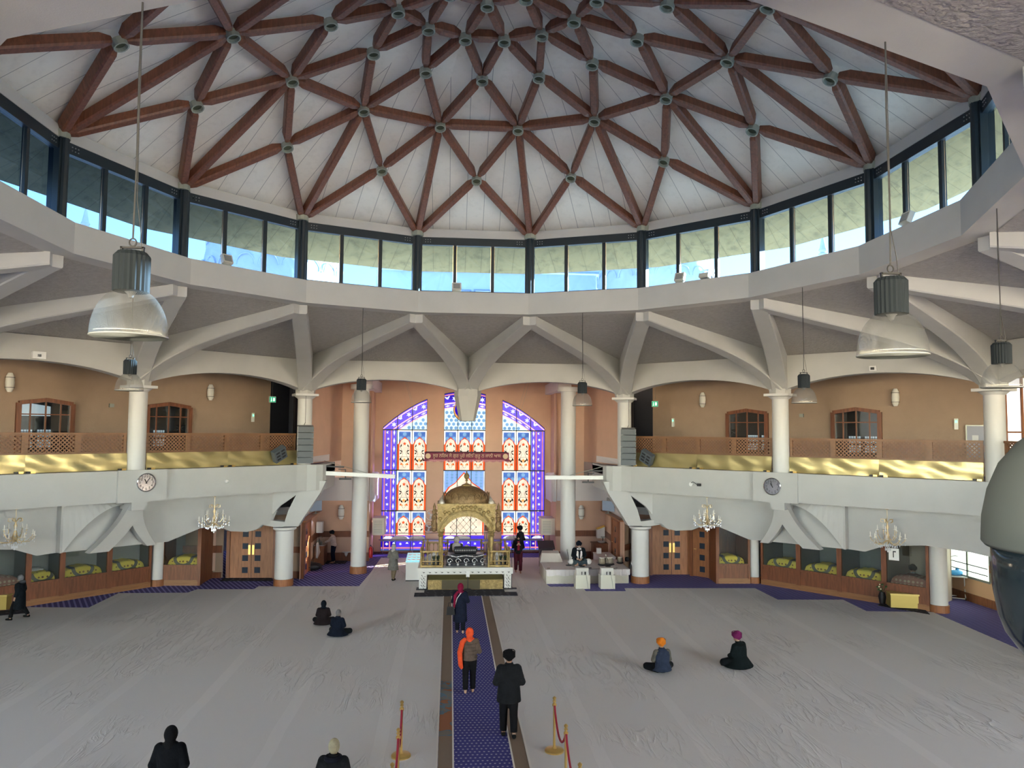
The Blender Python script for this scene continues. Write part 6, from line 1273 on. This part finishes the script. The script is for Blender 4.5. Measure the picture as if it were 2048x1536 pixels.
def body(J):
    q=M(); T=lambda a,b,r0,r1:q.tube([J[a],J[b]],[r0,r1],10)
    q.ell(J['pel'],(.15,.11,.12),12,8); q.ell(J['wai'],(.13,.10,.14),12,8); q.ell(J['che'],(.17,.115,.17),12,8); q.tube([J['pel'],J['wai'],J['che']],[.12,.11,.12],12); q.tube([J['shL'],J['shR']],.06,10)
    q.tube([J['che'],J['nec'],J['hed']],[.07,.055,.055],10)
    h=J['hed']; q.ell(h,(.077,.095,.115),14,10); q.ell(h+V3(0,.035,-.06),(.05,.055,.055),10,8); q.ell(h+V3(0,.1,-.015),(.014,.02,.024),8,6); q.ell(h+V3(0,.085,-.06),(.028,.012,.01),8,6)
    for s in (-1,1): q.ell(h+V3(s*.08,.0,-.01),(.012,.022,.032),8,6)
    for s,k in ((-1,'L'),(1,'R')):
        T('hip'+k,'knee'+k,.085,.058); q.ell(J['knee'+k],(.06,.06,.06),8,6); T('knee'+k,'ank'+k,.056,.038); q.ell(J['ank'+k],(.042,.045,.042),8,6)
        a=J['ank'+k]; fd=V3(0,1,-.0) if not J['sit'] else V3(-s*.8,.3,0).normalized(); q.tube([a-fd*.04+V3(0,0,-.035),a+fd*.06+V3(0,0,-.045),a+fd*.15+V3(0,0,-.055)],[.034,.038,.026],8)
        for i in range(5): b=a+fd*.15+V3((i-2)*.016 if not J['sit'] else 0,0,-.06); q.tube([b,b+fd*(.03+.004*(i if s<0 else 4-i))],[.011,.009],6)
        q.ell(J['sh'+k],(.07,.07,.07),8,6); T('sh'+k,'elb'+k,.052,.04); q.ell(J['elb'+k],(.042,.042,.042),8,6); T('elb'+k,'wri'+k,.04,.026)
        w,hn=J['wri'+k],J['han'+k]; d=(hn-w).normalized(); x=d.cross(V3(0,0,1)); x=x.normalized() if x.length>.1 else V3(0,1,0); u=x.cross(d)
        q.tube([w,w+d*.05,w+d*.09],[.024,.034,.032],8)
        for i in range(4):
            b=w+d*.085+x*(i-1.5)*.02; L=(.06,.07,.075,.055)[i]; q.tube([b,b+d*L*.5-u*.004,b+d*L*.85-u*.022],[.0105,.0095,.0085],6)
        b=w+d*.03-x*.028*s; q.tube([b,b-x*.03*s+d*.03,b-x*.035*s+d*.065],[.012,.011,.009],6)
    return q
def person(lab,p,rz,J,top=None,H_=None,jacket=None,hem=None,flare=.0,trous=None,head=('turban',(.02,.02,.02)),extra=None,shoes=None,bulk=1.0,sleeve=None,robe=None,beard=None,hair=(.02,.015,.012)):
    base=.84 if J['sit'] else 1.71
    sc=(H_ or base)/(base+(.09 if head[0]=='turban' else .03))*1.0
    t=thing('person',lab,'person',p,rz,sc=sc)
    o=body(J).build('body',SKIN,t); remesh(o,.0095)
    b=bulk; wb=b*1.0
    if trous:
        q=M(); 
        for s,k in ((-1,'L'),(1,'R')):
            loose=1.0 if not J['sit'] else 1.15; q.tube([J['hip'+k]+V3(0,0,.02),J['knee'+k],J['ank'+k]+(V3(0,0,.02) if not J['sit'] else V3(0,0,.0))],[.115*loose,.088*loose,.075*loose],12); q.ell(J['knee'+k],(.09,.09,.09),8,6)
        q.ell(J['pel'],(.175,.14,.12),12,8); o=q.build('trousers',cm('trs%.2f%.2f%.2f'%trous,trous),t); remesh(o,.018)
    if jacket:
        q=M(); hz=hem if hem is not None else J['pel'].z-.06; che,wai,pel=J['che'],J['wai'],J['pel']; n=J['nec']
        def sec(c,rx,ry,m=16): return [V3(c.x+rx*cos(2*PI*i/m),c.y+ry*sin(2*PI*i/m),c.z) for i in range(m)]
        bot=V3(pel.x,pel.y+(.06 if J['sit'] else 0),hz)
        fl2=.07 if J['sit'] else 0
        S_=[sec(bot,(.19+flare+fl2)*b,(.15+flare*.9+fl2)*b),sec(pel+V3(0,0,.03),.185*b+flare*.4+fl2*.6,.15*b+flare*.3+fl2*.6),sec(wai,.175*b,.14*b),sec(che-V3(0,0,.02),.205*b,.15*b),sec(che+V3(0,-.0,.1),.195*b,.125*b),sec(n+V3(0,0,-.03),.085,.08),sec(n+V3(0,.0,.03),.07,.07)]
        vs=[v for r in S_ for v in r]; q.add(vs,[(i*16+j,i*16+(j+1)%16,(i+1)*16+(j+1)%16,(i+1)*16+j) for i in range(6) for j in range(16)]+[tuple(range(16))[::-1],tuple(96+j for j in range(16))])
        q.ell(n+V3(0,-.015,-.055),(.15*b,.095,.075),14,8); q.ell(n+V3(0,-.01,-.01),(.088,.085,.06),14,8)
        sl=M() if sleeve else q
        for s,k in ((-1,'L'),(1,'R')): sl.ell(J['sh'+k],(.085*b,.08*b,.08*b),8,6); sl.tube([J['sh'+k],J['elb'+k],J['wri'+k]+ (J['elb'+k]-J['wri'+k])*.08],[.082*b,.066*b,.05*b],12); sl.ell(J['elb'+k],(.067*b,)*3,8,6)
        o=q.build('coat' if hem is not None else 'jacket',cm('jkt%.2f%.2f%.2f'%jacket,jacket),t); remesh(o,.017)
        if sleeve: o=sl.build('sleeves',cm('slv%.2f%.2f%.2f'%sleeve,sleeve),t); remesh(o,.017)
        if shoes is None or True:
            q=M(); q.tube([n+V3(.07*cos(a),.07*sin(a),.02) for a in [2*PI*i/12 for i in range(13)]],.018,6); q.build('collar',cm('jkt%.2f%.2f%.2f'%jacket,jacket),t,True)
    h=J['hed']; hc=head[1]; hm=cm('hd%.2f%.2f%.2f'%hc,hc)
    if head[0]=='turban':
        q=M(); q.ell(h+V3(0,-.005,.055),(.122,.132,.108),16,10); q.ell(h+V3(0,-.03,.09),(.095,.1,.095),14,8); q.ell(h+V3(0,-.06,.0),(.07,.06,.06),10,8)
        o=q.build('turban',hm,t); remesh(o,.012)
        q=M()
        for i in range(4): a=.25*i; q.tube([h+V3(.125*cos(u)*cos(.2),.133*sin(u),.03+.028*i+.02*sin(u+a)) for u in [PI*2*k/16 for k in range(17)]],.009,5)
        q.build('turban_fold',hm,t,True)
    elif head[0]=='scarf':
        q=M(); q.ell(h+V3(0,-.012,.01),(.112,.125,.143),14,10); q.tube([h+V3(0,-.03,-.05),J['nec']+V3(0,-.02,-.0),J['che']+V3(0,-.03,.10)],[.085,.09,.12],12); q.ell(J['nec']+V3(0,0,-.03),(.15,.11,.06),12,6)
        o=q.build('headscarf',hm,t); remesh(o,.013)
    elif head[0]=='hair':
        q=M(); q.ell(h+V3(0,-.01,.015),(.095,.112,.128),14,10); o=q.build('hair',hm,t); remesh(o,.011)
    elif head[0]=='cap':
        q=M(); q.ell(h+V3(0,-.008,.025),(.10,.117,.122),14,10); q.ell(h+V3(0,-.03,-.03),(.08,.08,.08),12,8); o=q.build('knit_cap',hm,t); remesh(o,.011)
    if beard:
        q=M(); q.ell(h+V3(0,.07,-.1),(.05,.04,.07),10,8); q.ell(h+V3(0,.085,-.17),(.035,.03,.07),10,8); o=q.build('beard',cm('beard%.2f'%beard[0],beard),t); remesh(o,.011)
        for s in (-1,1): q=M(); q.ell(h+V3(s*.03,.088,.01),(.011,.006,.006),8,6); q.build('eye',BLK,t)
    if shoes:
        for k in 'LR': q=M(); a=J['ank'+k]; q.tube([a+V3(0,-.06,-.04),a+V3(0,.05,-.045),a+V3(0,.17,-.05)],[.045,.048,.035],8); q.build('shoe',cm('sh',shoes),t,True)
    if extra: extra(t,J)
    return t
def at(px,py,z=0): g=G(px,py,z); return Vector((g.x,g.y,z+.014))
def hh(px,top,p): return Yp(px,top,p.y).z-p.z
BLKC=(.014,.016,.02); NAVY=(.018,.024,.05)
p=at(1017,1476); person('man in black jacket and black turban walking at the right edge of the aisle',p,0,stand(.25,'fold'),H_=hh(1017,1295,p),jacket=(.02,.022,.026),hem=.72,flare=.02,trous=(.015,.015,.018),head=('turban',(.012,.012,.014)),bulk=1.22,shoes=(.02,.02,.02))
def orange(t,J):
    q=M(); q.tube([J['nec']+V3(-.1,-.06,.0),J['shL']+V3(-.03,-.1,-.0),J['elbL']+V3(.0,-.09,.0),V3(-.24,-.1,.78),V3(-.2,-.08,.68)],[.06,.075,.07,.065,.04],10); o=q.build('scarf_end',cm('hd0.75',(.75,.09,.03)),t); remesh(o,.016)
    q=M()
    for i in range(5): z=J['pel'].z+.02+i*.09; q.tube([V3(.215*cos(a),.165*sin(a)+.01,z) for a in [2*PI*k/20 for k in range(21)]],.012,5)
    q.build('quilting_band',cm('jkt_b',(.10,.075,.06)),t,True)
p=at(938,1388); person('barefoot person in a brown padded jacket and orange headscarf walking up the blue aisle',p,0,stand(-.2,'fold'),H_=hh(937,1255,p),jacket=(.115,.085,.068),trous=(.012,.014,.022),head=('scarf',(.75,.09,.03)),extra=orange,bulk=1.12)
def bag(t,J):
    q=M(); q.tube([J['nec']+V3(-.08,-.07,0),J['shL']+V3(-.02,-.09,-.05),V3(-.2,-.13,1.1),V3(-.22,-.12,.9)],[.05,.065,.05,.03],10); o=q.build('scarf_end',cm('hd_m',(.2,.01,.04)),t); remesh(o,.016)
    q=M(); q.tube([J['nec']+V3(.02,-.13,-.03),V3(-.12,-.17,1.25),V3(-.24,-.1,.8)],.012,6); q.build('bag_strap',PLASTW,t)
def handbag(p,lab,sc,c=(.008,.008,.009)):
    t=thing('handbag',lab,'bag',p); q=M(); q.prism([V3(-.13,-.05,0),V3(.13,-.05,0),V3(.11,-.05,.24),V3(-.11,-.05,.24)],(0,.1,0)); q.build('bag_body',mat('bag_dark',c,.5),t); q=M(); q.tube([(-.08,0,.24),(-.06,0,.36),(.06,0,.36),(.08,0,.24)],.01,6); q.build('bag_handle',BLK,t)
p=at(920,1268); person('person in a long navy coat and maroon headscarf at the head of the aisle',p,0,stand(.2,'fold'),H_=hh(922,1166,p),jacket=NAVY,hem=.42,flare=.03,trous=(.015,.018,.03),head=('scarf',(.2,.01,.04)),extra=bag,bulk=1.12)
handbag(Vector((p.x-.30,p.y-.12,.62)),'small dark handbag hanging at the side of the navy-coated person',1)
p=at(786,1162); person('person in a grey knee-length tunic and pale grey headscarf left of the altar',p,-.55,stand(.3,'fold'),H_=hh(786,1088,p),jacket=(.17,.165,.15),hem=.52,flare=.07,trous=(.2,.15,.1),head=('scarf',(.42,.40,.37)),bulk=1.08,shoes=(.03,.025,.02))
p=at(1036,1146); person('man in dark jacket and maroon shirt with hands at his chest',p,PI,stand(.2,'chest'),H_=hh(1037,1067,p),jacket=(.02,.02,.03),hem=.85,trous=(.10,.02,.035),head=('cap',(.012,.012,.015)),extra=lambda t,J:(lambda q:(q.box((0,.16,1.22),(.1,.03,.4)),q.build('shirt_front',cm('maroon',(.28,.02,.04)),t)))(M()))
p=at(1040,1130); person('man in dark turban and white shoulder cloth behind the maroon-shirted man',p,.9,stand(0,'fold'),H_=hh(1040,1049,p),jacket=(.04,.04,.05),hem=.7,trous=(.3,.3,.3),head=('turban',(.015,.018,.025)),extra=lambda t,J:(lambda q:(q.tube([J['nec']+V3(.05,.09,0),J['che']+V3(.12,.14,-.1),V3(.14,.17,.85)],[.04,.05,.04],8),q.build('shoulder_cloth',mat('white_cloth',(.7,.68,.68),.9),t)))(M()))
p=Vector((Yp(913,1090,31.7).x,31.75,.87)); person('attendant in white seated behind the throne under the gold canopy',p,PI,sit(),H_=hh(913,1074,p),jacket=(.62,.58,.56),trous=(.6,.57,.55),head=('scarf',(.55,.5,.45)),sleeve=(.05,.05,.06))
t=thing('fly_whisk','pale round-headed ceremonial whisk held by the attendant behind the throne','whisk',(p.x+.42,31.5,1.0)); q=M(); q.ell((0,0,.28),(.17,.12,.26),12,8); q.build('hair_tuft',cm('whisk',(.75,.66,.5)),t,2); q=M(); q.tube([(-.1,.0,.1),(-.2,.0,.0)],.02,6); q.build('handle',SILV,t)
def mus(t,J):
    for s in (-1,1): q=M(); q.tube([J['nec']+V3(s*.05,.06,.0),J['che']+V3(s*.075,.165,.0),V3(s*.08,.2,.2)],[.04,.05,.045],8); o=q.build('shoulder_cloth',mat('white_cloth',(.7,.68,.68),.9),t,True)
    q=M()
    for s in (-1,1): q.ell(V3(s*.37,.26,.14),(.13,.15,.12),10,7)
    q.build('white_leg_cloth',mat('white_cloth',(.7,.68,.68),.9),t,True)
p=G(1157,1128,SZ); p.z=SZ+.01; person('seated musician with long grey beard and white shawl on the stage',p,PI,sit(),H_=hh(1157,1082,p),jacket=(.015,.022,.03),trous=(.06,.085,.10),head=('turban',(.015,.02,.035)),beard=(.4,.38,.36),extra=mus,bulk=1.4)
p=at(1325,1348); person('seated person in an orange turban and navy waistcoat on the right of the hall',p,.12,sit(),H_=hh(1321,1278,p),jacket=(.03,.042,.075),trous=(.016,.018,.022),head=('turban',(.72,.22,.02)),sleeve=(.14,.13,.11),bulk=1.1)
p=at(1480,1336); person('seated person in plum turban and black shawl, farthest right on the floor',p,.6,sit(),H_=hh(1481,1264,p),jacket=(.012,.02,.022),hem=.04,flare=.12,trous=(.014,.018,.02),head=('turban',(.17,.02,.10)),bulk=1.2)
p=at(646,1250); person('seated person in black hood, left of a pair on the floor',p,.05,sit(),H_=hh(646,1204,p),jacket=(.028,.02,.022),hem=.03,flare=.08,trous=(.012,.014,.018),head=('scarf',(.008,.014,.024)),bulk=1.15)
p=at(674,1273); person('seated grey-haired person in navy coat, right of a pair on the floor',p,-.3,sit(),H_=hh(672,1222,p),jacket=(.012,.018,.036),hem=.04,flare=.1,trous=(.012,.016,.02),head=('hair',(.15,.14,.14)),bulk=1.12)
g=G(342,1453,1.62); p=Vector((g.x,g.y,.014)); person('person in black hooded coat at the bottom left of the picture',p,.0,stand(.2,'fold'),H_=1.62,jacket=(.008,.010,.014),hem=.5,flare=.04,trous=(.01,.01,.012),head=('scarf',(.008,.010,.014)),bulk=1.2)
g=G(668,1478,1.6); p=Vector((g.x,g.y,.014)); person('person in black coat and cream headscarf at the bottom, left of the aisle',p,-.1,stand(-.2,'down'),H_=1.6,jacket=(.016,.018,.03),hem=.6,trous=(.012,.012,.016),head=('hair',(.33,.30,.21)),bulk=1.15,extra=lambda t,J:(lambda q:(q.tube([J['nec']+V3(.11*cos(a),.1*sin(a)-.02,-.03) for a in [2*PI*i/14 for i in range(15)]],.045,8),q.build('hood',cm('jkt0.02',(.016,.018,.03)),t,True)))(M()))
handbag(Vector((p.x-.32,p.y+.02,.75)),'dark handbag at the side of the cream-scarfed person',1,(.05,.045,.04))
p=at(38,1240); person('person in long dark coat and grey hat walking left at the far left',p,PI/2,stand(.65,'down'),H_=hh(40,1149,p),jacket=(.010,.016,.028),hem=.42,flare=.02,trous=(.014,.014,.016),head=('cap',(.16,.17,.19)),bulk=1.2,shoes=(.01,.01,.012),extra=lambda t,J:(lambda q:(q.ell(J['nec']+V3(0,-.06,0),(.14,.12,.07),12,7),q.build('hood',cm('greyhood',(.07,.08,.1)),t,True)))(M()))
p=Vector((-6.1,36.15,.014)); person('man in white shirt and dark turban at the sink in the left alcove',p,PI/2-.2,stand(0,'fwd',lean=.15),H_=hh(655,1058,p),jacket=(.62,.50,.44),trous=(.012,.018,.045),head=('turban',(.015,.015,.02)),bulk=1.05)
g=G(1815,1216); p=Vector((g.x+1.3,g.y+1.05,.3)); p.x=Yp(1826,1140,p.y).x; t=thing('reader_seat','low white seat behind the floral covered bed','seat',(p.x,p.y,0)); q=M(); q.box((0,0,.15),(.9,.6,.3),-.8); q.build('cushion',PLASTW,t)
H1=Yp(1827,1129,p.y).z-p.z; person('reader with dark turban and white beard seated behind glass at the right',p,PI-.6,sit(),H_=max(.8,min(1.1,H1)),jacket=(.66,.64,.62),trous=(.6,.6,.58),head=('turban',(.015,.02,.025)),beard=(.7,.7,.7))

for o in COL.objects:
    if o.parent is None and 'label' in o and not 4<=len(o['label'].split())<=16: print('LABEL',len(o['label'].split()),o.name,o['label'])
